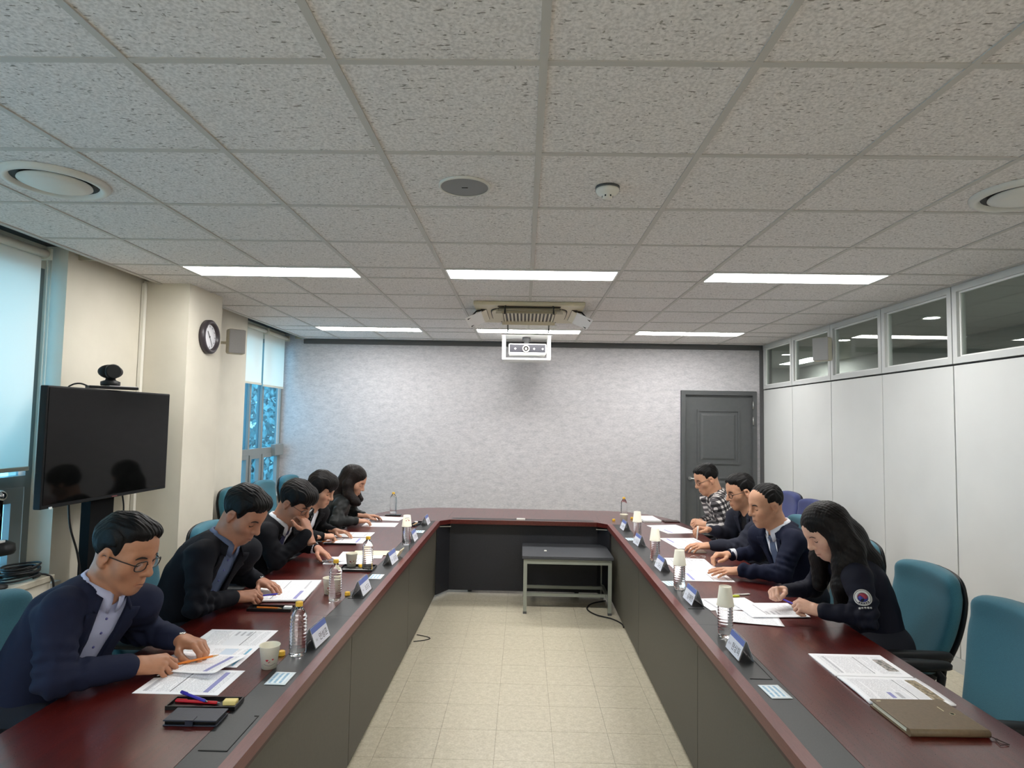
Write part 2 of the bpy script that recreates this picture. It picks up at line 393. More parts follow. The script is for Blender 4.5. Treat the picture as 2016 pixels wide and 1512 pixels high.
# right wall: white partition panels with glazed top lights
JY = [7.90, 7.05, 6.165, 5.29, 4.42, 3.55, 2.68, 1.81, 0.94, 0.07, -0.80, -1.6]
wr = struct('wall_right', MB().b2((XR+0.024, YB, 0), (XR+0.06, YF, 2.134)), M_joint)
M_glassR = make_glass('clear partition glass', (0.78, 0.82, 0.80, 1))
for a, b in zip(JY[:-1], JY[1:]):
    MB().b2((XR, b+0.005, 0.10), (XR+0.028, a-0.005, 2.120), bev=0.003).build('wall_panel', M_panel, wr)
    f = MB(); y0, y1, z0, z1 = b+0.005, a-0.005, 2.134, CEIL-0.004; w = 0.045
    f.b2((XR-0.004, y0, z0), (XR+0.06, y0+w, z1)).b2((XR-0.004, y1-w, z0), (XR+0.06, y1, z1)).b2((XR-0.004, y0+w, z0), (XR+0.06, y1-w, z0+w)).b2((XR-0.004, y0+w, z1-w), (XR+0.06, y1-w, z1))
    f.build('toplight_frame', M_rail, wr)
    bd = MB(); q = 0.012
    bd.b2((XR+0.018, y0+w, z0+w), (XR+0.04, y0+w+q, z1-w)).b2((XR+0.018, y1-w-q, z0+w), (XR+0.04, y1-w, z1-w)).b2((XR+0.018, y0+w+q, z0+w), (XR+0.04, y1-w-q, z0+w+q)).b2((XR+0.018, y0+w+q, z1-w-q), (XR+0.04, y1-w-q, z1-w))
    bd.build('glazing_bead', mat('white glazing bead', rgb(222, 223, 220), 0.4), wr)
    MB().b2((XR+0.026, y0+w+q, z0+w+q), (XR+0.032, y1-w-q, z1-w-q)).build('pane', M_glassR, wr)
struct('baseboard_right', MB().b2((XR-0.004, YB, 0), (XR+0.02, YF-0.03, 0.098)), M_rail)
# corridor behind the glazed lights
M_corr = mat('corridor grey wall', rgb(168, 170, 166), 0.8); M_corrc = mat('corridor ceiling', rgb(188, 188, 184), 0.85)
struct('wall_corridor', MB().b2((5.2, YB, 0), (5.3, 12.0, 2.9)).b2((XR+0.06, 12.0, 0), (5.3, 12.1, 2.9)).b2((XR+0.1, YB-0.1, 0), (5.3, YB, 2.9)).b2((XR+0.06, YF+0.12, 0), (XR+0.16, 12.0, 2.9)), M_corr)
struct('ceiling_corridor', MB().b2((XR+0.06, YB, 2.78), (5.3, 12.0, 2.88)), M_corrc)
struct('floor_corridor', MB().b2((XR+0.06, YB, -0.12), (5.3, 12.0, -0.003)), M_corr)
M_dl = mat('downlight lens', (1, 1, 1, 1), 0.5, emit=(1, 0.96, 0.9, 1), estr=60)
dl_lab = ['farthest', 'second farthest', 'middle', 'nearest']
for k, y in enumerate((9.6, 7.9, 6.2, 3.2)):
    t = thing('corridor_downlight', f'small round corridor downlight behind the partition glass, {dl_lab[k]} of the four', 'downlight', (4.05, y, 2.78), 0, 'corridor downlights')
    MB().lathe([(0.09, 0.0), (0.09, -0.008), (0.07, -0.008), (0.07, 0.0)], 24, cap=False).build('rim', M_ledf, t)
    MB().lathe([(0.0001, -0.004), (0.069, -0.004)], 24, cap=False).build('lens', M_dl, t)
for k, y in enumerate((10.5, 4.6, 1.0)):  # panels added to brighten the corridor, mostly hidden from view
    t = thing('led_panel', 'added corridor fill panel behind the partition glass, '+['farthest', 'middle', 'nearest'][k]+' of three', 'ceiling light', (4.7, y, 2.78), 0, 'added corridor fill panels')
    MB().b2((-0.15, -0.6, -0.012), (0.15, 0.6, -0.002)).build('diffuser', M_led, t); MB().b2((-0.165, -0.615, -0.010), (0.165, 0.615, -0.0005)).build('frame', M_ledf, t)
for k, y in enumerate((8.8, 6.9, 5.0, 3.1)):
    t = struct(f'door_{k+2}', MB().b2((5.15, y-0.45, 0), (5.2, y+0.45, 2.2)), mat('corridor door', rgb(196, 197, 193), 0.5))
    MB().b2((5.135, y-0.5, 0), (5.2, y-0.45, 2.28)).b2((5.135, y+0.45, 0), (5.2, y+0.5, 2.28)).b2((5.135, y-0.45, 2.2), (5.2, y+0.45, 2.28)).build('door_frame', M_trim, t)

# outside the windows: neighbouring block, trees, ground
M_gr = mat_noise('outdoor paving', rgb(120, 122, 118), rgb(100, 102, 98), 1.5, 0.9)
M_leaf = mat_noise('hazy tree leaves', rgb(150, 186, 186), rgb(118, 156, 160), 4, 0.8)  # pale bluish haze is mixed into the leaf colour
M_bark = mat('bark', rgb(80, 66, 54), 0.9)
def tree(x, y, s, label, seed):
    rnd = random.Random(seed); t = thing('tree', label, 'tree', (x, y, -4.0), 0, 'trees outside the far window')
    MB().tube([(0, 0, 0), (0.1, 0, 1.6*s), (0, 0.1, 3.2*s)], [0.22, 0.16, 0.08], 8).build('trunk', M_bark, t)
    m = MB()
    for i in range(7000):
        a = rnd.uniform(0, 2*PI); zz = rnd.uniform(1.5, 6.2)*s; rr = 1.8*s*math.sin(PI*min(1, max(0.08, (zz/s-1.2)/5.4)))**0.7*math.sqrt(rnd.uniform(0.1, 1))
        c = Vector((rr*math.cos(a), rr*math.sin(a), zz)); R_ = Euler((rnd.uniform(0, 6), rnd.uniform(0, 6), rnd.uniform(0, 6))).to_matrix(); l = rnd.uniform(0.07, 0.16)*s
        m.add([c+R_ @ Vector(q) for q in ((-l, 0, 0), (0, l*.55, .02), (l, 0, 0), (0, -l*.55, .02))], [[0, 1, 2, 3]])
    m.build('crown', M_leaf, t)
tree(-13.5, 22.5, 1.25, 'round leafy green tree outside, left pane of the far window', 1)
tree(-12.0, 27.5, 1.35, 'tall leafy green tree outside, right pane of the far window', 2)
# ================================================================== conference table
def make_wood():
    m = mat('dark red mahogany lacquer', rgb(88, 24, 18), 0.3, coat=0.6); t = NT(m)
    co = t.coord('World', (14, 1.2, 14)); f = t.noise(co, 4, 6, 0.65)
    t.color(t.ramp(f, [(0.25, rgb(60, 13, 10)), (0.55, rgb(80, 20, 15)), (0.8, rgb(94, 28, 20))]))
    t.b.inputs['Coat Roughness'].default_value = 0.16
    r = t.ramp(t.noise(t.coord('World'), 260, 2), [(0.3, (0.27, 0.27, 0.27)), (0.7, (0.38, 0.38, 0.38))]); t.link(r, t.b.inputs['Roughness'])
    return m
M_wood = make_wood()
M_woode = mat_noise('mahogany edge band', rgb(106, 50, 46), rgb(92, 38, 35), 30, 0.35, 'World', (14, 1, 14))
M_inlay = mat_noise('charcoal desk inlay', rgb(46, 47, 48), rgb(39, 40, 41), 160, 0.45, 'World')
M_modesty = mat_noise('lit olive grey modesty panel', rgb(80, 77, 68), rgb(74, 71, 63), 90, 0.5, 'World')  # brightness of the lit side panels put into the colour
M_modshade = mat_noise('shaded modesty panel', rgb(40, 41, 46), rgb(34, 35, 40), 90, 0.5, 'World')  # darker copy: shade under the far slab put into the colour
TZ = 0.72; TT = 0.04
LI, LO, RI, RO = -0.775, -1.54, 0.81, 1.58
YN, YI = 0.15, 6.03
table = thing('conference_table', 'long U shaped dark red wooden conference table with charcoal inlay', 'table', (0.02, 3.0, 0))
ox, oy = 0.02, 3.0
def corner(sg, xo):
    # outer corner curve from the side edge to the straight back edge
    pts = []; cx, cy, rx, ry = (abs(xo)-0.78), 5.75, 0.78, 1.08
    for i in range(13):
        a = PI/2*i/12; n = 2.35
        pts.append((sg*(cx+rx*math.cos(a)**(2/n)), cy+ry*math.sin(a)**(2/n)))
    return pts
segs = [YN, 1.55, 3.05, 4.55]
def slab(poly, name, m, z0, z1): 
    mb = MB().prism([(x-ox, y-oy) for x, y in poly], z0, z1)
    return mb.build(name, m, table)
def strip_pieces(sg, inner, outer, si, so):
    e = 0.0006
    for a, b in zip(segs[:-1], segs[1:]):
        for x0, x1, nm in ((so, outer, 'tabletop'), ):
            xa, xb = sorted((x0, x1)); slab([(xa, a+e), (xb, a+e), (xb, b-e), (xa, b-e)], nm, M_wood, TZ-TT, TZ)
        xa, xb = sorted((si, so)); slab([(xa+e, a+e), (xb-e, a+e), (xb-e, b-e), (xa+e, b-e)], 'inlay_strip', M_inlay, TZ-TT, TZ-0.0012)
        xa, xb = sorted((inner, si)); slab([(xa, a+e), (xb, a+e), (xb, b-e), (xa, b-e)], 'inner_edge', M_woode, TZ-TT, TZ)
    a = segs[-1]; yend = 5.93
    xa, xb = sorted((si, so)); slab([(xa+e, a+e), (xb-e, a+e), (xb-e, yend), (xa+e, yend)], 'inlay_strip', M_inlay, TZ-TT, TZ-0.0012)
    xa, xb = sorted((inner, si)); slab([(xa, a+e), (xb, a+e), (xb, yend), (xa, yend)], 'inner_edge', M_woode, TZ-TT, TZ)
LSi, LSo, RSi, RSo = -0.816, -0.934, 0.856, 0.977
strip_pieces(-1, LI, LO, LSi, LSo); strip_pieces(1, RI, RO, RSi, RSo)
cl = corner(-1, LO); cr = corner(1, RO); XS = 0.72
slab([(LSo, 4.5506), (LO, 4.5506)][::-1][1:]+[(LSo, 5.93), (LI, 5.93), (LI+0.09, YI), (-XS, YI)]+[(-XS, 6.83)]+cl[::-1]+[(LO, 4.5506)], 'tabletop', M_wood, TZ-TT, TZ)
slab([(RSo, 4.5506), (RO, 4.5506)]+cr+[(XS+0.04, 6.83), (XS+0.04, YI), (RI-0.09, YI), (RI, 5.93), (RSo, 5.93)], 'tabletop', M_wood, TZ-TT, TZ)
slab([(-XS+0.001, YI), (XS+0.039, YI), (XS+0.039, 6.83), (-XS+0.001, 6.83)], 'tabletop', M_wood, TZ-TT, TZ)
slab([(-0.68, 6.075), (0.70, 6.075), (0.70, 6.15), (-0.68, 6.15)], 'inlay_strip', M_inlay, TZ-TT/2, TZ+0.0006)
# thin dark side edges below the slab
for x in (LI, RI): 
    s = -1 if x < 0 else 1
    MB().b2((min(x, x+s*0.02)-ox, YN-oy, TZ-TT-0.012), (max(x, x+s*0.02)-ox, 5.93-oy, TZ-TT)).build('apron', mat('dark apron', rgb(60, 40, 34), 0.5), table)
# modesty panels (unit by unit) and end legs
pl = [YN+0.02, 1.53, 3.03, 4.53, 5.93]
for a, b in zip(pl[:-1], pl[1:]):
    for x, s in ((LI-0.03, -1), (RI+0.035, 1)):
        MB().b2((min(x, x+s*0.02)-ox, a-oy+0.003, 0.03), (max(x, x+s*0.02)-ox, b-oy-0.003, TZ-TT)).build('modesty_panel', M_modesty, table)
MB().b2((-0.72-ox, 6.13-oy, 0.03), (0.78-ox, 6.15-oy, TZ-TT)).build('modesty_panel', M_modshade, table)
for s, x0, x1 in ((-1, -0.80, -0.70), (1, 0.83, 0.74)):
    mb = MB(); mb.prism([(x0-ox, 5.93-oy), (x1-ox, 6.13-oy), (x1-ox-s*0.01, 6.15-oy), (x0-ox+s*0.02, 5.95-oy)][::(1 if s < 0 else -1)], 0.03, TZ-TT); mb.build('corner_panel', M_modshade, table)
    MB().box(((x0+x1)/2-ox-s*0.02, 5.985-oy, TZ-TT-0.02), (0.11, 0.012, 0.006), (0, 0, s*-0.2)).build('bracket', M_steel, table)
for y in (0.3, 1.55, 3.05, 4.55, 5.85):
    for x, s in ((LO, 1), (RO, -1)):
        MB().b2((min(x+s*0.12, x+s*0.62)-ox, y-oy-0.02, 0.0), (max(x+s*0.12, x+s*0.62)-ox, y-oy+0.02, TZ-TT)).build('leg_panel', M_modshade, table)
for x in (-0.5, 0.55): MB().b2((x-0.02-ox, 6.2-oy, 0), (x+0.02-ox, 6.65-oy, TZ-TT)).build('leg_panel', M_modshade, table)
# cable lids set flush in the charcoal inlay
M_slot = mat('black slot', rgb(18, 18, 18), 0.6)
for (xc, y0, y1) in ((-0.872, 1.815, 2.03), (-0.875, 3.34, 3.55), (0.915, 2.42, 2.66), (0.915, 3.30, 3.52)):
    m = MB(); m.b2((xc-0.042-ox, y0-oy, TZ-0.001), (xc-0.035-ox+0.077, y0-oy+0.004, TZ+0.0008)); m.b2((xc+0.04-ox, y0-oy, TZ-0.001), (xc+0.042-ox, y1-oy, TZ+0.0008))
    m.b2((xc+0.028-ox, y1-oy-0.003, TZ-0.001), (xc+0.042-ox, y1-oy, TZ+0.0008)); m.build('cable_lid_gap', M_slot, table)
tag(MB().b2((-0.05, 6.068, TZ+0.001), (0.035, 6.10, TZ+0.016), bev=0.003).build('eraser_block', mat('white plastic block', rgb(225, 224, 218), 0.5)), 'small white block on the front edge of the far table', 'eraser')

# ================================================================== grey bench inside the U
M_bt = mat_noise('dark grey bench top', rgb(66, 68, 72), rgb(60, 62, 66), 40, 0.55)
M_bl = mat('pale grey green steel tube', rgb(142, 146, 136), 0.4)
bench = thing('low_bench', 'low dark grey bench with pale steel legs inside the U shaped table', 'bench', (0.41, 5.80, 0))
MB().box((0, 0, 0.487), (0.80, 0.585, 0.026), bev=0.003).build('bench_top', M_bt, bench)
MB().b2((-0.385, -0.278, 0.43), (0.385, -0.25, 0.47)).b2((-0.385, 0.25, 0.43), (0.385, 0.278, 0.47)).b2((-0.385, -0.25, 0.43), (-0.357, 0.25, 0.47)).b2((0.357, -0.25, 0.43), (0.385, 0.25, 0.47)).build('top_frame', M_bl, bench)
for sx in (-1, 1):
    for sy in (-1, 1):
        lg = MB().box((sx*0.370, sy*0.264, 0.225), (0.03, 0.03, 0.41)).build('leg', M_bl, bench)
        MB().box((sx*0.370, sy*0.264, 0.01), (0.032, 0.032, 0.02)).build('foot_cap', M_trim, lg)
for y in (-0.10, 0.16): MB().b2((-0.355, y-0.012, 0.108), (0.355, y+0.012, 0.135)).build('stretcher', M_bl, bench)
for sx in (-1, 1): MB().b2((sx*0.37-0.013, -0.25, 0.105), (sx*0.37+0.013, 0.25, 0.135)).build('side_stretcher', M_bl, bench)
tag(MB().lathe([(0.012, 0), (0.014, 0.004), (0.010, 0.010), (0.0001, 0.011)], 12, c=(0.22, 5.72, 0.5005)).build('button_cap', mat('white plastic button', rgb(230, 228, 220), 0.4)), 'tiny white cap lying on the grey bench top', 'cap')
def spline(pts, n=6):
    P = [Vector(p) for p in pts]; out = []
    for i in range(len(P)-1):
        p0, p1, p2, p3 = P[max(0, i-1)], P[i], P[i+1], P[min(len(P)-1, i+2)]
        for k in range(n):
            t = k/n; out.append(0.5*((2*p1)+(p2-p0)*t+(2*p0-5*p1+4*p2-p3)*t*t+(3*p1-p0-3*p2+p3)*t**3))
    return out+[P[-1]]
M_cab = mat('black rubber cable', rgb(22, 22, 24), 0.5)
cb = [(0.80, 5.95, 0.007), (0.66, 5.85, 0.007), (0.60, 5.68, 0.007), (0.66, 5.52, 0.007), (0.78, 5.42, 0.007), (0.845, 5.30, 0.007), (0.85, 5.2, 0.007)]
tag(MB().tube(spline(cb), 0.006, 8).build('floor_cable', M_cab), 'black cable looping on the floor under the grey bench', 'cable')
cb = [(-0.80, 4.92, 0.004)]+[(-0.80+0.115*math.sin(PI*i/8), 4.92-0.15*i/8*1.0, 0.004) for i in range(1, 8)]+[(-0.80, 4.77, 0.004)]
tag(MB().tube(cb, 0.003, 6).build('floor_wire', M_cab), 'thin dark wire loop poking out from the window side panel', 'wire')

# ================================================================== chairs
def make_fabric(name, c1, c2):
    m = mat(name, c1, 0.85, sheen=0.15); t = NT(m); f = t.noise(t.coord('Object'), 420, 2); t.color(t.ramp(f, [(0.3, c1), (0.7, c2)])); t.bump(f, 0.25, 0.001); return m
M_teal = make_fabric('teal chair fabric', rgb(38, 92, 108), rgb(50, 106, 122))
M_navy = make_fabric('navy blue chair fabric', rgb(48, 56, 104), rgb(58, 66, 116))
M_blkp = mat('black chair plastic', rgb(24, 25, 26), 0.5, spec=0.3)
M_chrome = mat('dark chrome', rgb(120, 122, 124), 0.25, 1.0)
def superell(a, b, n, seg, e=4.0):
    out = []
    for k in range(seg):
        t = 2*PI*k/seg; c, s = math.cos(t), math.sin(t)
        out.append((a*math.copysign(abs(c)**(2/e), c), b*math.copysign(abs(s)**(2/e), s)))
    return out
def back_rings(grow=0.0, off=0.0, th=None, z0=0.50, z1=1.0, seg=36):
    # chair local: faces +x, backrest behind the seat; widest two thirds up, arched top, lumbar curve
    rings = []; N = 26; H = z1-z0
    for i in range(N+1):
        t = 0.5-0.5*math.cos(PI*i/N); z = z0+H*t
        w = 0.160+0.078*math.sin(min(1, t/0.70)*PI/2)-0.016*max(0, t-0.70)/0.30+grow
        R = 0.055; e = min(1, t*H/R, (1-t)*H/R); w -= R*(1-math.sqrt(max(0, 1-(1-e)**2)))
        Rt = 0.030; e = min(1, t*H/Rt, (1-t)*H/Rt); tk = (th or 0.046)*(0.12+0.88*math.sqrt(max(0, 1-(1-e)**2)))
        xo = -0.200-0.115*math.sin(min(1, t/0.85)*PI/2)**1.6+0.02*max(0, t-0.8)/0.2-0.012*math.sin(t*PI*2)+off
        ring = []
        for (p, q) in superell(w, tk, 2, seg, 3.4):
            ring.append((xo+q+0.035*(p/0.24)**2, p, z-0.032*(p/0.24)**2*max(0, (t-0.5)/0.5)**1.5))
        rings.append(ring)
    return rings
def make_chair(name, fab):
    t = bpy.data.objects.new(name, None); COL.objects.link(t); t.empty_display_size = 0.05
    MB().loft(back_rings()).build('backrest', fab, t)
    MB().loft(back_rings(0.006, -0.040, 0.016, 0.49, 0.992)).build('back_shell', M_blkp, t)
    rings = []
    for i, (z, g) in enumerate(((0.415, -0.03), (0.42, -0.005), (0.44, 0.0), (0.465, 0.0), (0.482, -0.012), (0.488, -0.05))):
        rings.append([(0.03+p, q*(1-0.10*(0.22-p)/0.44), z+0.012*max(0, (-p)/0.23)**2-0.018*max(0, p/0.23)**3) for p, q in superell(0.235+g, 0.245+g, 2, 32, 4.5)])
    MB().loft(rings).build('seat', fab, t)
    MB().loft([[(0.03+p, q, z) for p, q in superell(0.22+g, 0.225+g, 2, 24, 4.5)] for z, g in ((0.385, -0.04), (0.395, 0), (0.415, 0.004))]).build('seat_pan', M_blkp, t)
    MB().tube([(-0.10, 0, 0.40), (-0.23, 0, 0.40), (-0.285, 0, 0.45), (-0.30, 0, 0.60)], [0.03, 0.03, 0.028, 0.024], 10).build('back_bracket', M_blkp, t)
    for s in (-1, 1):
        y = s*0.285
        a = MB(); a.tube([(-0.12, s*0.20, 0.40), (-0.12, y-s*0.01, 0.402), (-0.13, y, 0.43), (-0.16, y, 0.60), (-0.13, y, 0.632), (0.12, y, 0.632), (0.165, y, 0.60), (0.14, y, 0.43), (0.12, y-s*0.01, 0.402), (0.12, s*0.20, 0.40)], 0.017, 8)
        ar = a.build('armrest', M_blkp, t)
        MB().loft([[(p+0.0, y+q, z) for p, q in superell(0.20+g, 0.034+g, 2, 24, 3)] for z, g in ((0.628, -0.012), (0.634, 0), (0.652, 0.002), (0.662, -0.008))]).build('arm_pad', M_blkp, ar)
    MB().lathe([(0.028, 0.06), (0.028, 0.25), (0.02, 0.25), (0.02, 0.395)], 14).build('gas_lift', M_chrome, t)
    bs = MB(); bs.lathe([(0.045, 0.06), (0.045, 0.10), (0.035, 0.11)], 14)
    for k in range(5):
        a = 2*PI*k/5+0.3; bs.tube([(0.03*math.cos(a), 0.03*math.sin(a), 0.09), (0.29*math.cos(a), 0.29*math.sin(a), 0.062)], [0.024, 0.016], 8)
    b_ = bs.build('star_base', M_blkp, t)
    for k in range(5):
        a = 2*PI*k/5+0.3; x, y = 0.285*math.cos(a), 0.285*math.sin(a)
        MB().lathe([(0.027, -0.02), (0.027, 0.02)], 14, axis='Y', c=(x, y, 0.0275)).build('caster', M_blkp, t)
    return t
teal0 = make_chair('office_chair', M_teal); navy0 = make_chair('office_chair', M_navy)
_used = set()
def chair(src, x, y, rz, label, group):
    o = src if src.name not in _used else copy_tree(src)
    _used.add(src.name); o.location = (x, y, 0); o.rotation_euler = (0, 0, math.radians(rz)); return tag(o, label, 'chair', group)
GT = 'teal swivel chairs'; GN = 'navy swivel chairs'
chair(teal0, -1.71, 2.28, 0, 'teal swivel chair under the person in navy blazer nearest on the left', GT)
chair(teal0, -1.70, 3.12, 0, 'teal swivel chair under the person in black blazer and grey blue shirt', GT)
chair(teal0, -1.72, 4.0, 0, 'teal swivel chair under the person resting chin on one hand', GT)
chair(teal0, -1.80, 4.85, 0, 'teal swivel chair under the person in black jacket and white top', GT)
chair(teal0, -1.72, 5.62, 0, 'teal swivel chair under the person in black leather jacket', GT)
chair(teal0, -2.50, 5.95, -3, 'empty teal swivel chair by the window wall, nearest of three', GT)
chair(teal0, -2.49, 6.62, -3, 'empty teal swivel chair by the window wall, middle of three', GT)
chair(teal0, -2.47, 7.29, -3, 'empty teal swivel chair by the window wall, nearest the grey wall', GT)
chair(teal0, 1.76, 3.20, 180, 'teal swivel chair under the person with the sleeve emblem', GT)
chair(teal0, 1.80, 3.92, 180, 'teal swivel chair under the person in navy suit and grey tie', GT)
chair(teal0, 1.66, 2.53, 176, 'empty teal swivel chair nearest on the right side of the table', GT)
chair(navy0, 2.43, 5.86, 183, 'empty navy swivel chair against the white partition, nearer one', GN)
chair(navy0, 2.50, 6.54, 181, 'empty navy swivel chair against the white partition, farther one', GN)
chair(teal0, 1.86, 4.80, 180, 'teal swivel chair under the person in charcoal jacket', GT)
chair(teal0, 1.84, 5.55, 180, 'teal swivel chair under the person in checked shirt', GT)

# ================================================================== television on its stand, webcam
M_scr = mat('black glossy screen', rgb(9, 10, 10), 0.06, spec=0.25); M_bez = mat('black bezel', rgb(24, 25, 27), 0.5, spec=0.25); M_stand = mat('matt black stand', rgb(9, 9, 10), 0.7, spec=0.15)
tv = thing('television', 'large black flat television on a black floor stand by the window wall', 'television', (-2.70, 3.97, 0))
TVX, TVW, TVZ0, TVZ1 = 0.065, 1.14, 1.14, 1.83
def tvrot(y): return -0.017*y
MB().box((TVX-0.02, 0, (TVZ0+TVZ1)/2), (0.045, TVW, TVZ1-TVZ0), (0, 0, -0.03), bev=0.006).build('housing', M_bez, tv)
MB().box((TVX+0.003, 0, (TVZ0+TVZ1)/2+0.006), (0.004, TVW-0.024, TVZ1-TVZ0-0.034), (0, 0, -0.03)).build('screen', M_scr, tv)
MB().box((TVX+0.0035, 0.02, TVZ0+0.008), (0.006, 0.05, 0.006), (0, 0, -0.03)).build('logo_plate', mat('dim red logo', rgb(110, 60, 60), 0.4), tv)
MB().box((TVX+0.02, -TVW/2+0.028, TVZ0+0.009), (0.006, 0.018, 0.012), (0, 0, -0.03)).build('sticker', M_ledf, tv)
MB().b2((-0.05, -0.11, 0.02), (0.01, 0.11, 1.55)).build('stand_column', M_stand, tv)
MB().b2((-0.05, -0.3, 1.3), (0.02, 0.3, 1.34)).b2((-0.05, -0.3, 1.6), (0.02, 0.3, 1.64)).build('wall_bracket', M_blkp, tv)
MB().b2((-0.05, -0.42, 0.03), (0.36, -0.34, 0.07)).b2((-0.05, 0.34, 0.03), (0.36, 0.42, 0.07)).b2((-0.05, -0.34, 0.03), (0.02, 0.34, 0.08)).build('stand_base', M_blkp, tv)
for sx in (-0.02, 0.33):
    for sy in (-0.38, 0.38): MB().lathe([(0.015, -0.01), (0.015, 0.01)], 10, axis='Y', c=(sx, sy, 0.015)).build('caster', M_blkp, tv)
MB().tube(spline([(0.03, -0.33, 1.15), (0.02, -0.29, 1.0), (0.01, -0.20, 0.82), (0.0, -0.14, 0.62), (0.0, -0.12, 0.45)]), 0.006, 8).build('power_cable', M_cab, tv)
MB().tube(spline([(0.0, 0.20, 1.16), (0.0, 0.23, 1.05), (0.0, 0.21, 0.98), (0.0, 0.08, 0.95), (-0.02, 0.02, 0.99)]), 0.005, 8).build('signal_cable', M_cab, tv)
wc = thing('video_camera', 'black conference camera perched on top of the television', 'camera', (-2.66, 3.93, 1.832), math.radians(-38))
MB().b2((-0.02, -0.13, 0.003), (0.06, 0.15, 0.02), bev=0.004).build('base_plate', M_bez, wc)
MB().b2((0.0, -0.02, 0.02), (0.061, 0.145, 0.024)).build('silver_strip', mat('pale silver strip', rgb(215, 212, 214), 0.3), wc)
MB().lathe([(0.052, 0.024), (0.055, 0.03), (0.055, 0.05), (0.03, 0.06), (0.026, 0.075)], 20, c=(0.01, 0, 0)).build('turntable', M_blkp, wc)
hd_ = MB().sphere((0.0, 0, 0.115), (0.05, 0.072, 0.046), 20, 12).build('camera_head', M_bez, wc)
MB().lathe([(0.046, 0.0), (0.046, 0.045), (0.040, 0.052)], 24, axis='X', c=(0.01, 0, 0.115)).build('lens_barrel', M_blkp, hd_)
MB().lathe([(0.0001, 0.0), (0.02, -0.003), (0.034, -0.006)], 24, axis='X', c=(0.062, 0, 0.115), cap=False).build('lens', M_scr, hd_)
MB().tube(spline([(0.02, -0.12, 0.012), (0.0, -0.16, 0.03), (-0.02, -0.20, 0.02), (-0.03, -0.22, -0.02), (-0.035, -0.22, -0.2)]), 0.005, 8).build('camera_cable', M_cab, wc)

# gadgets on the cabinet below the near window
bx = thing('window_box', 'low cream cabinet under the near window carrying a cable coil', 'cabinet', (-2.91, 2.85, 0))
MB().b2((-0.14, -0.85, 0.0), (0.13, 0.83, 0.685)).build('body', M_wallL, bx)
MB().b2((-0.15, -0.87, 0.685), (0.145, 0.845, 0.72), bev=0.004).build('lid', mat_noise('worn beige lid', rgb(190, 184, 168), rgb(150, 142, 124), 9, 0.6), bx)
lp = thing('microphone_stand', 'black pole with chrome ball on a round base at the near window', 'stand', (-2.845, 3.36, 0.7205))
MB().lathe([(0.03, 0.175), (0.078, 0.185), (0.085, 0.20), (0.080, 0.235), (0.045, 0.255), (0.02, 0.26)], 28).build('round_body', M_blkp, lp)
MB().lathe([(0.06, 0.0), (0.06, 0.012), (0.018, 0.025), (0.018, 0.18)], 20).build('foot', M_blkp, lp)
MB().lathe([(0.0165, 0.25), (0.0165, 0.475)], 14).build('pole', M_scr, lp)
MB().sphere((0, 0, 0.498), 0.031, 20, 14).build('chrome_ball', mat('polished chrome', rgb(200, 202, 205), 0.08, 1.0), lp)
MB().b2((0.005, -0.045, 0.252), (0.05, -0.005, 0.264)).build('white_label', M_ledf, lp)
cc = MB(); path = []
for k in range(7*26):
    q = 2*PI*k/26; j = k/26; r = 0.085+0.013*math.sin(j*2.1)+0.004*math.sin(q*3+j)
    path.append((r*0.85*math.cos(q)+0.006*math.sin(j*3), r*1.2*math.sin(q)+0.008*math.cos(j*2), 0.0075+0.0105*j+0.004*math.sin(q*2+j)))
cc.tube(path, 0.0058, 6); coil = cc.build('cable_coil', M_cab, None, (-2.865, 3.555, 0.7215)); tag(coil, 'coil of black cable lying on the cabinet under the near window', 'cable')
MB().tube(spline([(0.02, 0.72, 0.727), (0.08, 0.76, 0.735), (0.13, 0.80, 0.728), (0.155, 0.82, 0.68), (0.158, 0.83, 0.5)]), 0.006, 6).build('cable_end', M_cab, bx)

# ================================================================== clock, wall speakers
ck = thing('wall_clock', 'round black rimmed white wall clock on the cream column', 'clock', (-2.59, 4.98, 2.318))
MB().lathe([(0.0001, 0.004), (0.10, 0.004), (0.138, 0.004), (0.138, 0.035), (0.118, 0.05), (0.104, 0.036), (0.10, 0.018)], 40, axis='X').build('rim', mat('dark plum rim', rgb(58, 52, 56), 0.35), ck)
MB().lathe([(0.0001, 0.020), (0.101, 0.020)], 40, axis='X', cap=False).build('dial', mat('clock dial', rgb(222, 221, 226), 0.4), ck)
for k in range(12):
    a = 2*PI*k/12; MB().box((0.0215, -0.085*math.sin(a), 0.085*math.cos(a)), (0.001, 0.005, 0.014), (-a, 0, 0)).build('hour_mark', M_trim, ck)
def hand(ang, ln, w):
    a = math.radians(ang); MB().box((0.0235, 0.5*ln*math.sin(a), 0.5*ln*math.cos(a)), (0.001, w, ln), (-a, 0, 0)).build('clock_hand', M_slot, ck)
hand(-38, 0.055, 0.007); hand(148, 0.078, 0.005); MB().lathe([(0.006, 0.022), (0.006, 0.026)], 10, axis='X').build('hub', M_slot, ck)
M_spk = mat_noise('cream speaker cabinet', rgb(190, 184, 166), rgb(184, 178, 160), 40, 0.5); M_grl = mat_noise('grey speaker grille', rgb(172, 171, 170), rgb(160, 159, 158), 200, 0.6)
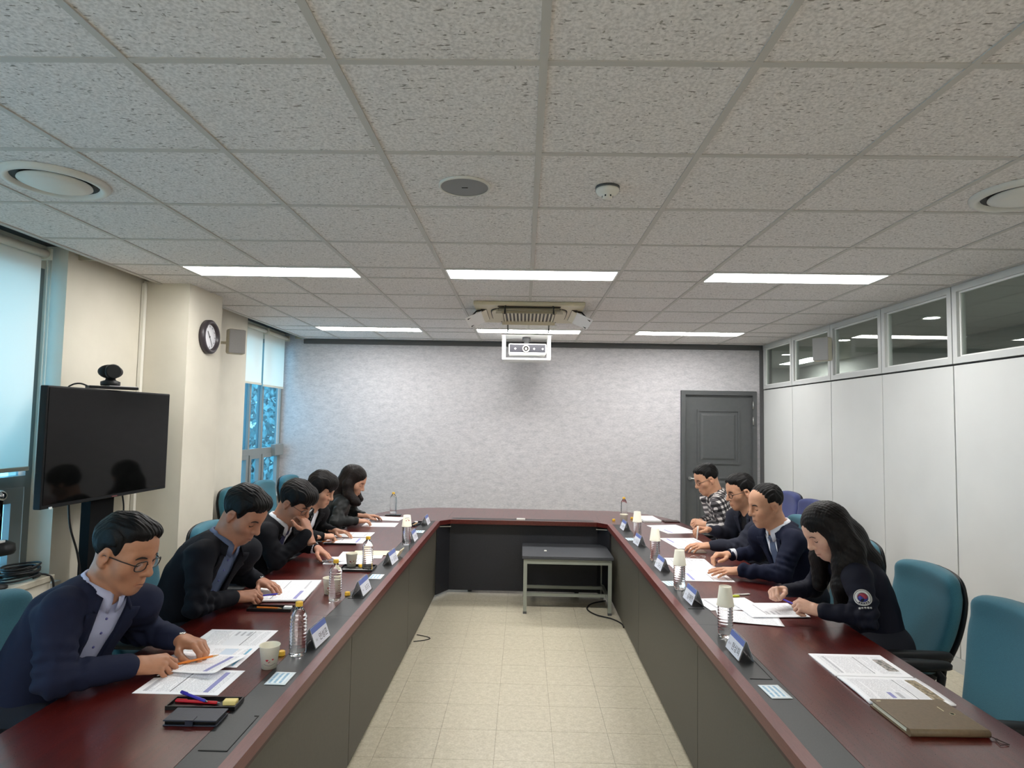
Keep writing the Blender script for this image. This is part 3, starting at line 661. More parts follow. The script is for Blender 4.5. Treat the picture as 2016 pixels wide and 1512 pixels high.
def speaker(loc, rz, label):
    t = thing('wall_speaker', label, 'speaker', loc, rz, 'wall speakers')
    MB().box((0.055, 0, 0), (0.09, 0.16, 0.235), bev=0.018).build('cabinet', M_spk, t)
    MB().box((0.101, 0, 0), (0.010, 0.148, 0.222), bev=0.004).build('grille', M_grl, t)
    MB().b2((-0.045, -0.02, -0.07), (0.012, 0.02, 0.07)).build('bracket', M_spk, t); MB().tube([(-0.04, 0, 0), (-0.10, -0.05, 0), (-0.155, -0.12, 0)] if loc[0] < 0 else [(-0.04, 0, 0), (-0.06, 0.02, 0)], 0.014, 8).build('wall_arm', M_spk, t)
speaker((-2.775, 5.84, 2.38), math.radians(-48), 'cream wall speaker hung beside the column and clock')
speaker((2.975, 6.17, 2.435), math.radians(180+42), 'cream wall speaker mounted on the glazed partition')

# ================================================================== ceiling fittings
M_wht = mat('white painted metal', rgb(214, 212, 205), 0.4)
def diffuser(x, y, label):
    t = thing('air_diffuser', label, 'air vent', (x, y, CEIL), 0, 'round ceiling air diffusers')
    MB().lathe([(0.205, 0.003), (0.205, -0.006), (0.190, -0.020), (0.172, -0.018), (0.160, 0.002)], 48, cap=False).build('ring', M_wht, t)
    MB().lathe([(0.162, -0.002), (0.10, -0.002)], 48, cap=False).build('slot', M_slot, t)
    MB().lathe([(0.136, -0.008), (0.138, -0.014), (0.10, -0.028), (0.05, -0.036), (0.0001, -0.038)], 48, cap=False).build('centre_disc', M_wht, t)
diffuser(-2.06, 2.615, 'round white air diffuser in the ceiling near the windows')
diffuser(2.14, 2.64, 'round white air diffuser in the ceiling near the partition')
cs = thing('ceiling_speaker', 'round grey ceiling speaker grille left of the smoke detector', 'speaker', (-0.271, 2.63, CEIL))
MB().lathe([(0.112, 0.003), (0.112, -0.004), (0.106, -0.008), (0.102, -0.005)], 40, cap=False).build('rim', M_wht, cs)
MB().lathe([(0.0001, -0.006), (0.103, -0.004)], 40, cap=False).build('grille', mat('grey mesh grille', rgb(128, 129, 130), 0.5), cs)
MB().b2((-0.012, -0.004, -0.008), (0.014, 0.0, -0.0055)).build('badge', M_slot, cs)
sm = thing('smoke_detector', 'small white domed smoke detector on the ceiling', 'smoke detector', (0.347, 2.63, CEIL))
MB().lathe([(0.052, 0.003), (0.052, -0.006), (0.048, -0.008)], 28).build('base', M_trim, sm)
MB().lathe([(0.050, -0.006), (0.050, -0.016), (0.042, -0.028), (0.022, -0.034), (0.022, -0.044), (0.012, -0.048), (0.0001, -0.048)], 28).build('cover', mat('white detector plastic', rgb(225, 222, 214), 0.4), sm)
for k in range(6):
    a = 2*PI*k/6; MB().box((0.0225*math.cos(a), 0.0225*math.sin(a), -0.039), (0.002, 0.006, 0.007), (0, 0, a)).build('slot', M_slot, sm)

# air conditioner cassette
M_ac = mat('beige air conditioner plastic', rgb(196, 186, 158), 0.45); M_acd = mat('air conditioner gap', rgb(58, 50, 42), 0.6)
ac = thing('air_conditioner', 'beige ceiling cassette air conditioner with hanging wind deflectors', 'air conditioner', (0.035, 5.68, CEIL))
MB().b2((-0.475, -0.475, -0.03), (0.475, 0.475, 0.003), bev=0.006).build('panel', M_ac, ac)
MB().lathe([(0.38, -0.031), (0.385, -0.036)], 4, cap=True).build('inner_gap', M_acd, ac) if False else None
rr = MB(); rr.prism([(p, q) for p, q in superell(0.345, 0.345, 2, 40, 5)], -0.036, -0.03); rr.build('inner_gap', M_acd, ac)
rr = MB(); rr.prism([(p, q) for p, q in superell(0.335, 0.335, 2, 40, 5)], -0.045, -0.03); rr.build('inner_panel', M_ac, ac)
MB().b2((-0.235, -0.24, -0.0465), (0.235, 0.24, -0.045)).build('grille_recess', M_acd, ac)
for k in range(14):
    x = -0.22+0.44*k/13; MB().b2((x-0.008, -0.235, -0.056), (x+0.008, 0.235, -0.046)).build('grille_slat', M_ac, ac)
MB().b2((-0.245, -0.25, -0.058), (0.245, -0.238, -0.045)).b2((-0.245, 0.238, -0.058), (0.245, 0.25, -0.045)).b2((-0.245, -0.238, -0.058), (-0.235, 0.238, -0.045)).b2((0.235, -0.238, -0.058), (0.245, 0.238, -0.045)).build('grille_frame', M_ac, ac)
M_clr = make_glass('clear deflector sheet', (0.93, 0.94, 0.94, 1)); M_fros = mat('white deflector plate', rgb(226, 226, 224), 0.35)
for k in range(4):
    a = k*PI/2; R_ = Matrix.Rotation(a, 4, 'Z')
    sl = MB().b2((-0.27, -0.425, -0.034), (0.27, -0.375, -0.03)); o = sl.build('louver_slot', M_acd, ac); o.rotation_euler = (0, 0, a)
    lv = MB().box((0, -0.40, -0.045), (0.52, 0.05, 0.004), (0.5, 0, 0)); o = lv.build('louver', M_ac, ac); o.rotation_euler = (0, 0, a)
    df_ = MB().box((0, -0.49, -0.085), (0.56, 0.16, 0.004), (0.42, 0, 0)); o = df_.build('wind_deflector', M_clr if k % 2 == 0 else M_fros, ac); o.rotation_euler = (0, 0, a)
    for s in (-1, 1):
        h = MB().tube([(s*0.20, -0.43, -0.03), (s*0.205, -0.47, -0.04), (s*0.205, -0.50, -0.075), (s*0.205, -0.545, -0.115)], 0.007, 6); q = h.build('deflector_arm', M_blkp, o)

# projector in a white hanging frame
pj = thing('projector', 'white projector with black front held in a white frame under the ceiling', 'projector', (0.023, 7.35, CEIL))
M_pjw = mat('glossy white frame paint', rgb(235, 235, 233), 0.35)
for s in (-1, 1):
    for y in (-0.14, 0.14): MB().b2((s*0.265-0.018, y-0.018, -0.275), (s*0.265+0.018, y+0.018, 0.0)).build('frame_post', M_pjw, pj)
MB().b2((-0.283, -0.16, -0.295), (0.283, 0.16, -0.275)).build('frame_tray', M_pjw, pj)
MB().b2((-0.30, -0.17, -0.012), (0.30, 0.17, -0.003)).build('ceiling_plate', M_pjw, pj)
pb = MB().box((0.012, 0, -0.165), (0.44, 0.27, 0.125), bev=0.015).build('projector_body', M_pjw, pj)
MB().b2((-0.196, -0.139, -0.205), (0.220, -0.134, -0.115)).build('front_panel', mat('black projector front', rgb(42, 42, 48), 0.35), pb)
MB().lathe([(0.042, 0.0), (0.042, -0.018), (0.034, -0.022), (0.028, -0.014)], 24, axis='Y', c=(-0.005, -0.138, -0.165)).build('lens_ring', mat('cream lens ring', rgb(222, 212, 204), 0.3, 0.2), pb)
MB().lathe([(0.0001, 0.0), (0.03, -0.004)], 24, axis='Y', c=(-0.005, -0.15, -0.165), cap=False).build('lens', M_scr, pb)
for x in (-0.13, 0.09, 0.19): 
    MB().b2((x-0.012, -0.1405, -0.168), (x+0.012, -0.139, -0.162)).b2((x-0.003, -0.1405, -0.177), (x+0.003, -0.139, -0.153)).build('mark', M_ledf, pb)
MB().lathe([(0.03, -0.103), (0.03, -0.06), (0.05, -0.05), (0.05, -0.012)], 14).build('mount', M_trim, pj)
# ================================================================== people: signed-distance bodies meshed with surface nets
f32 = np.float32
def V3(*a): return np.array(a, dtype=np.float64)
def nrm(v): v = np.asarray(v, float); return v/np.linalg.norm(v)
class Field:
    def __init__(self, lo, hi, h):
        self.h = h; self.o = np.asarray(lo, float); n = np.ceil((np.asarray(hi)-self.o)/h).astype(int)+1
        self.n = n; self.d = np.full(n, 0.2, f32)
        self.ax = [(self.o[i]+h*np.arange(n[i])).astype(f32) for i in range(3)]
    def sl(self, lo, hi):
        s = []
        for i in range(3):
            a = max(0, int((lo[i]-self.o[i])/self.h)); b = min(self.n[i], int((hi[i]-self.o[i])/self.h)+2)
            if b <= a: return None
            s.append(slice(a, b))
        return tuple(s)
    def xyz(self, s):
        return (self.ax[0][s[0]][:, None, None], self.ax[1][s[1]][None, :, None], self.ax[2][s[2]][None, None, :])
    def add(self, prim, k=0.02, op='u'):
        fn, lo, hi = prim; m = k+2*self.h; s = self.sl(lo-m, hi+m)
        if s is None: return self
        b = fn(*self.xyz(s)); a = self.d[s]
        if op == 'u':
            hh = np.clip(0.5+0.5*(b-a)/k, 0, 1); self.d[s] = a*hh+b*(1-hh)-k*hh*(1-hh)
        else:
            hh = np.clip(0.5-0.5*(a+b)/k, 0, 1); self.d[s] = a+(-b-a)*hh+k*hh*(1-hh)
        return self
def capsule(a, b, ra, rb, lat=None, sc=1.0):
    a = np.asarray(a, float); b = np.asarray(b, float); ba = b-a; L2 = max(1e-9, float(ba@ba)); mr = max(ra, rb)*max(1, sc)
    def fn(x, y, z):
        px, py, pz = x-f32(a[0]), y-f32(a[1]), z-f32(a[2])
        t = np.clip((px*f32(ba[0])+py*f32(ba[1])+pz*f32(ba[2]))/f32(L2), 0, 1)
        qx, qy, qz = px-t*f32(ba[0]), py-t*f32(ba[1]), pz-t*f32(ba[2])
        if lat is not None and sc != 1.0:
            q = (qx*f32(lat[0])+qy*f32(lat[1])+qz*f32(lat[2]))*f32(1/sc-1)
            qx, qy, qz = qx+q*f32(lat[0]), qy+q*f32(lat[1]), qz+q*f32(lat[2])
        return np.sqrt(qx*qx+qy*qy+qz*qz)-(f32(ra)+t*f32(rb-ra))
    return fn, np.minimum(a, b)-mr, np.maximum(a, b)+mr
def ellipsoid(c, r, R=None):
    c = np.asarray(c, float); r = np.asarray(r, float); mr = r.max() if R is not None else r
    def fn(x, y, z):
        px, py, pz = x-f32(c[0]), y-f32(c[1]), z-f32(c[2])
        if R is not None:
            px, py, pz = [px*f32(R[i][0])+py*f32(R[i][1])+pz*f32(R[i][2]) for i in range(3)]
        a, b, d = px/f32(r[0]), py/f32(r[1]), pz/f32(r[2]); k0 = np.sqrt(a*a+b*b+d*d)+f32(1e-6)
        a, b, d = a/f32(r[0]), b/f32(r[1]), d/f32(r[2]); k1 = np.sqrt(a*a+b*b+d*d)+f32(1e-6)
        return k0*(k0-1)/k1
    return fn, c-mr, c+mr
def sph(c, r): return ellipsoid(c, (r, r, r))
def nets(d, o, h):
    ins = d < 0; nx, ny, nz = d.shape
    c = np.zeros((nx-1, ny-1, nz-1), np.int8)
    for i in (0, 1):
        for j in (0, 1):
            for k in (0, 1): c += ins[i:nx-1+i, j:ny-1+j, k:nz-1+k]
    I = np.argwhere((c > 0) & (c < 8)); ids = np.full(c.shape, -1, np.int32); ids[I[:, 0], I[:, 1], I[:, 2]] = np.arange(len(I))
    P = np.zeros((len(I), 3)); cnt = np.zeros(len(I))
    cor = {(i, j, k): d[I[:, 0]+i, I[:, 1]+j, I[:, 2]+k] for i in (0, 1) for j in (0, 1) for k in (0, 1)}
    for ax in range(3):
        for p in (0, 1):
            for q in (0, 1):
                a = [0, 0, 0]; b = [0, 0, 0]; o1, o2 = [t for t in range(3) if t != ax]; a[o1] = b[o1] = p; a[o2] = b[o2] = q; b[ax] = 1
                va, vb = cor[tuple(a)], cor[tuple(b)]; m = (va < 0) != (vb < 0); t = np.where(m, va/np.where(m, va-vb, 1), 0)
                pt = np.tile(np.array(a, float), (len(I), 1)); pt[:, ax] = t; P[m] += pt[m]; cnt[m] += 1
    P = (P/np.maximum(cnt, 1)[:, None]+I)*h+o
    F = []
    for ax in range(3):
        o1, o2 = [(1, 2), (2, 0), (0, 1)][ax]
        s0 = [slice(None)]*3; s1 = [slice(None)]*3; s0[ax] = slice(0, -1); s1[ax] = slice(1, None)
        E = np.argwhere(ins[tuple(s0)] != ins[tuple(s1)])
        E = E[(E[:, o1] > 0) & (E[:, o2] > 0) & (E[:, o1] < d.shape[o1]-1) & (E[:, o2] < d.shape[o2]-1)]
        flip = ins[E[:, 0], E[:, 1], E[:, 2]]
        def cid(a, b):
            Q = E.copy(); Q[:, o1] += a; Q[:, o2] += b; return ids[Q[:, 0], Q[:, 1], Q[:, 2]]
        q = np.stack([cid(-1, -1), cid(0, -1), cid(0, 0), cid(-1, 0)], 1)
        q[~flip] = q[~flip][:, ::-1]; F.append(q)
    return P, np.concatenate(F)
def relax(P, F, n=2, lam=0.5):
    for _ in range(n):
        S = np.zeros_like(P); C = np.zeros(len(P))
        for a, b in ((0, 1), (1, 2), (2, 3), (3, 0)):
            np.add.at(S, F[:, a], P[F[:, b]]); np.add.at(S, F[:, b], P[F[:, a]]); np.add.at(C, F[:, a], 1); np.add.at(C, F[:, b], 1)
        P = P+lam*(S/np.maximum(C, 1)[:, None]-P)
    return P
def np_mesh(name, P, F, m, col=None):
    me = bpy.data.meshes.new(name); me.vertices.add(len(P)); me.vertices.foreach_set('co', np.asarray(P, f32).ravel())
    n = len(F); me.loops.add(4*n); me.loops.foreach_set('vertex_index', np.asarray(F, np.int32).ravel())
    me.polygons.add(n); me.polygons.foreach_set('loop_start', np.arange(0, 4*n, 4, dtype=np.int32)); me.polygons.foreach_set('loop_total', np.full(n, 4, np.int32))
    me.polygons.foreach_set('use_smooth', np.ones(n, bool)); me.update(calc_edges=True); me.validate()
    if m: me.materials.append(m)
    if col is not None:
        at = me.color_attributes.new('tone', 'FLOAT_COLOR', 'POINT'); c4 = np.ones((len(P), 4), f32); c4[:, :3] = col; at.data.foreach_set('color', c4.ravel())
    return me
def ray_out(d, o, h, p0, dr, smax=.30):
    s = np.arange(0.0, smax, .002); P = p0[None, :]+s[:, None]*dr[None, :]; g = (P-o)/h; i0 = np.clip(np.floor(g).astype(int), 0, np.array(d.shape)-2); f = g-i0; v = np.zeros(len(s))
    for a in (0, 1):
        for b in (0, 1):
            for c in (0, 1): v += d[i0[:, 0]+a, i0[:, 1]+b, i0[:, 2]+c]*(f[:, 0] if a else 1-f[:, 0])*(f[:, 1] if b else 1-f[:, 1])*(f[:, 2] if c else 1-f[:, 2])
    k = np.where(v < 0)[0]; return s[k.max()] if len(k) else .08
def fold_noise(P, f, seed):
    r = np.random.RandomState(seed); s = np.zeros(len(P))
    for i in range(5):
        k = nrm(r.randn(3))*f*(0.6+0.35*i); s += np.sin(P@k+r.rand()*6.28)/(1+0.5*i)
    return s

# ---- materials for people
def skin_mat(name, c):
    if name in MATS: return MATS[name]
    m = mat(name, c, 0.5, spec=0.4); t = NT(m); a = t.node('ShaderNodeAttribute', attribute_name='tone')
    n = t.noise(t.coord('Object'), 60, 3); base = t.ramp(n, [(0.3, tuple(x*0.92 for x in c[:3])), (0.7, c[:3])])
    t.color(t.mix(1.0, base, a.outputs['Color'], 'MULTIPLY')); t.b.inputs['Subsurface Weight'].default_value = 0.08
    t.b.inputs['Subsurface Radius'].default_value = (0.01, 0.004, 0.002); t.b.inputs['Subsurface Scale'].default_value = 0.5
    t.bump(t.noise(t.coord('Object'), 420, 2), 0.12, 0.001); return m
def cloth_mat(name, c, rough=0.85, weave=700, sheen=0.0, bump=0.25, var=0.85):
    if name in MATS: return MATS[name]
    m = mat(name, c, rough, sheen=sheen, spec=0.25); t = NT(m); n = t.noise(t.coord('Object'), weave, 2); w = t.noise(t.coord('Object'), 16, 3)
    c0 = tuple(x*var for x in c[:3]); t.color(t.ramp(n, [(0.3, c0), (0.7, c[:3])]))
    t.bump(t.math('ADD', t.math('MULTIPLY', n, 0.15), w), bump, 0.006); return m
def hair_mat(name, c, c2):
    if name in MATS: return MATS[name]
    m = mat(name, c, 0.5, spec=0.22); t = NT(m); n = t.noise(t.coord('Object', (0.25, 1.0, 0.16)), 300, 3, 0.6)
    t.color(t.ramp(n, [(0.35, c[:3]), (0.7, c2[:3])])); t.bump(n, 0.6, 0.003); return m
M_dark = mat('dark lash and brow', rgb(34, 27, 24), 0.7); M_lip = mat('mouth line', rgb(96, 50, 44), 0.6)
M_spec = mat('dark spectacle frame', rgb(26, 22, 22), 0.35); M_gold = mat('thin metal rim', rgb(80, 76, 74), 0.3, 0.8); M_lens = make_glass('spectacle lens', (0.985, 0.99, 0.99, 1)) 

POSES = {
 'rest': dict(f=[(10, 20, 12), (12, 24, 14), (15, 26, 14), (18, 28, 14)], sp=(5, 1, -3, -9), th=((.62, .70, -.30), (.86, .45, -.22), (.95, .22, -.18))),
 'flat': dict(f=[(4, 10, 6), (5, 11, 7), (6, 12, 7), (8, 14, 8)], sp=(7, 1, -5, -12), th=((.60, .74, -.22), (.85, .50, -.15), (.93, .32, -.10))),
 'pen': dict(f=[(34, 46, 22), (44, 56, 26), (54, 62, 32), (58, 64, 34)], sp=(2, 0, -2, -4), th=((.74, .52, -.42), (.95, .10, -.28), (.95, -.18, -.22))),
 'curl': dict(f=[(30, 48, 30), (38, 54, 32), (44, 58, 34), (48, 60, 34)], sp=(3, 0, -3, -6), th=((.66, .62, -.42), (.90, .30, -.32), (.97, -.02, -.25))),
 'fist': dict(f=[(62, 78, 45), (66, 82, 45), (68, 84, 45), (70, 84, 45)], sp=(0, 0, 0, 0), th=((.74, .50, -.45), (.86, -.02, -.50), (.72, -.45, -.50))),
 'chin': dict(f=[(30, 58, 30), (40, 62, 34), (52, 66, 36), (60, 66, 36)], sp=(4, 1, -2, -4), th=((.48, .84, -.10), (.66, .74, .05), (.80, .58, .12))),
}
def hand_mesh(W, D, Nv, left, pose, sc, h=0.0024):
    D = nrm(D); Nv = np.asarray(Nv, float); Nv = nrm(Nv-D*(Nv@D)); Yv = np.cross(Nv, D)*(-1 if left else 1)
    p = POSES[pose]; prims = []; tips = {}
    kn = [(.088, .029, .003), (.092, .009, .006), (.086, -.011, .004), (.076, -.029, 0.0)]
    ln = [(.042, .025, .021), (.046, .029, .022), (.042, .027, .021), (.033, .020, .019)]
    rr = [.0098, .0100, .0094, .0084]
    for (x, y, z), r in zip(kn, rr): prims.append((capsule((.008, y*.55, 0), (x, y, z), .0145, r+.0012), .014))
    prims.append((ellipsoid((.045, .002, -.006), (.045, .034, .014)), .014))
    prims.append((capsule((-.075, 0, 0), (.012, 0, 0), .0225, .020, (0, 1, 0), 1.32), .016))
    nails = []
    for i, ((x, y, z), L, r, cu, s) in enumerate(zip(kn, ln, rr, p['f'], p['sp'])):
        q = V3(x, y, z); A = 0.0; s = math.radians(s)
        for j in range(3):
            A += math.radians(cu[j]); d = V3(math.cos(A)*math.cos(s), math.cos(A)*math.sin(s), -math.sin(A)); e = q+d*L[j]
            prims.append((capsule(q, e, r*(1-.07*j), r*(1-.07*(j+1))*(.94 if j == 2 else 1)), .005)); 
            if j == 2: nails.append((e+V3(math.sin(A)*math.cos(s), 0, math.cos(A))*r*.75, .0065))
            q = e
        tips[i] = q
    q = V3(.022, .024, -.006); tl = (.042, .034, .027); tr = (.0135, .0115, .0105)
    for j in range(3):
        e = q+nrm(p['th'][j])*tl[j]; prims.append((capsule(q, e, tr[j], tr[j]*.94), .008)); q = e
    tips['t'] = q; nails.append((q+V3(0, 0, .008), .007))
    lo = np.min([a[0][1] for a in prims], 0)-.006; hi = np.max([a[0][2] for a in prims], 0)+.006; lo[0] = -.075*1.0
    F = Field(lo, hi, h)
    for pr, k in prims: F.add(pr, k)
    P, Q = nets(F.d, F.o, h); P = relax(P, Q, 1, .4)
    if left: Q = Q[:, ::-1]
    col = np.ones((len(P), 3))
    for c, r in nails:
        m = np.linalg.norm(P-c, axis=1) < r; col[m] = (1.08, .96, .94)
    kd = np.min([np.linalg.norm(P-V3(*k)-V3(0, 0, .008), axis=1) for k in kn], 0); col *= (1-.10*np.exp(-(kd/.008)**2))[:, None]*[1, .93, .92]/[1, .93, .92]
    B = np.stack([D, Yv, Nv], 0)*sc
    return P@B+W, Q, col, {k: v@B+W for k, v in tips.items()}

HEADP = dict(jaw=1.0, nose=1.0)
def head_field(neck_local, female, h, jaw=.96):
    nb = np.asarray(neck_local); F = Field((-.125, -.10, min(-.16, nb[2]-.05)), (.135, .10, .135), h)
    jw = .88 if female else jaw
    F.add(ellipsoid((-.014, 0, .034), (.097, .0765, .088)), .02); F.add(ellipsoid((.03, 0, .045), (.057, .062, .056)), .03)
    F.add(ellipsoid((.030, 0, -.028), (.060, .060*jw, .070)), .03)
    for s in (-1, 1):
        F.add(capsule((-.012, s*.050*jw, -.052), (.060, s*.016*jw, -.097), .021, .0175), .03)
        F.add(sph((.050, s*.040, -.020), .029), .03); F.add(capsule((.083, s*.010, .027), (.064, s*.046, .024), .011, .010), .02)
    F.add(sph((.066, 0, -.101), .0205), .025); F.add(ellipsoid((.069, 0, -.064), (.027, .030, .032)), .022)
    for s in (-1, 1): F.add(sph((.102, s*.033, .004), .0255), .018, 's'); F.add(sph((.0675, s*.032, .002), .0145), .007)
    F.add(capsule((.087, 0, .018), (.108, 0, -.024), .0070, .0108), .014); F.add(sph((.1065, 0, -.029), .0122), .008)
    for s in (-1, 1):
        F.add(sph((.096, s*.0125, -.034), .0082), .007)
        F.add(capsule((.0865, s*.019, -.069), (.0955, s*.003, -.0635), .0042, .0055), .006); F.add(capsule((.0865, s*.018, -.0725), (.0945, 0, -.0765), .0045, .0068), .006)
        R = [[.96, 0, -.26], [0, 1, 0], [.26, 0, .96]]
        F.add(ellipsoid((-.014, s*.0795, -.006), (.0195, .0085, .033), R), .007); F.add(sph((-.008, s*.091, -.003), .0125), .008, 's')
        F.add(sph((-.009, s*.077, -.034), .0085), .008)
    F.add(capsule((-.034, 0, -.055), nb, .054 if not female else .046, .060 if not female else .050), .03)
    F.add(capsule((.02, 0, -.075), nb+V3(.03, 0, .02), .030, .040), .03)
    return F
def surf_x(F, y, z, x0=.13):
    j = int(round((y-F.o[1])/F.h)); k = int(round((z-F.o[2])/F.h)); col = F.d[:, j, k]; i = np.where(col < 0)[0]
    if len(i) == 0: return .08
    i = i.max(); a, b = col[i], col[min(i+1, len(col)-1)]; return F.o[0]+F.h*(i+a/(a-b+1e-9))

def hair_men(style, h):
    F = Field((-.14, -.115, -.10), (.125, .115, .165), h); x, y, z = F.xyz((slice(None),)*3); ay = np.abs(y)
    vol = dict(short=0, full=.006, swoop=.010, bob=.012, recede=-.004).get(style, 0)
    F.add(ellipsoid((-.016, 0, .044), (.105+vol*.6, .0855+vol*.7, .092+vol)), .02)
    if style != 'recede': F.add(ellipsoid((.034, 0, .094), (.052, .062+vol, .029+vol)), .03)
    if style in ('swoop', 'bob'): F.add(ellipsoid((.06, 0, .075), (.042, .066, .040)), .025)
    T = dict(short=[-.07, -.058, -.03, .006, .014, -.014, .024, .070, .090, .096], full=[-.078, -.064, -.04, .004, .012, -.022, .016, .056, .072, .078],
             swoop=[-.082, -.072, -.05, .0, .006, -.026, .010, .036, .040, .044], recede=[-.07, -.058, -.03, .004, .008, -.016, .050, .092, .128, .2],
             bob=[-.105, -.10, -.10, -.095, -.085, -.065, -.01, .034, .030, .034])[style]
    xs = [-.13, -.062, -.038, -.022, .004, .020, .034, .056, .085, .12]
    zm = np.interp(x.ravel(), xs, T).astype(f32)[:, None, None]+0*y
    if style != 'recede': zm = zm+(.012*np.sin(y*95+1.0)*np.clip((x-.03)*30, 0, 1)).astype(f32)
    wave = (.0011*np.sin(y*420+2.2*np.sin(x*38+z*25)+1.3*np.sin(z*55))+.0010*np.sin(y*610-x*60+1.7*np.sin(x*55))+.0016*np.sin(x*70+y*50+z*40)).astype(f32)
    reg = (zm-z)*f32(.6); side = np.clip((f32(.045)-x)*30, 0, 1)
    taper = (f32(.011 if style != 'bob' else .0)*np.exp(-np.clip(z-zm, 0, .2)/f32(.022))*(side+(1-side)*f32(.0 if style == 'swoop' else .75)))
    F.d = np.maximum(F.d+wave+taper, reg)
    if style == 'bob':
        pass
    return F
def hair_long(chains, h, part=0.0):
    prims = [(ellipsoid((-.018, 0, .046), (.108, .089, .095)), .02)]
    for ch in chains:
        for (a, ra), (b, rb) in zip(ch['pts'][:-1], ch['pts'][1:]): prims.append((capsule(a, b, ra, rb, ch.get('lat'), ch.get('sc', 1.0)), .038))
    lo = np.min([p[0][1] for p in prims], 0)-.01; hi = np.max([p[0][2] for p in prims], 0)+.01
    F = Field(lo, hi, h); F.add(*prims[0]); x, y, z = F.xyz((slice(None),)*3)
    xs = [-.13, .0, .022, .040, .060, .085, .12]; T = [-.2, -.2, -.12, .0, .050, .070, .076]
    zm = np.interp(x.ravel(), xs, T).astype(f32)[:, None, None]+np.where(x > .035, (f32(.022)-np.abs(y-f32(part)))*f32(.7), 0).astype(f32)*np.clip((x-f32(.035))*40, 0, 1); F.d = np.maximum(F.d, (zm-z)*f32(.5))
    for p, k in prims[1:]: F.add(p, k)
    F.d = F.d+(.0008*np.sin(x*330+y*240+1.2*np.sin(z*6))+.0006*np.sin(y*470-x*190+1.2*np.sin(z*5+1))+.0008*np.sin(x*90-y*70+z*12)).astype(f32)
    return F

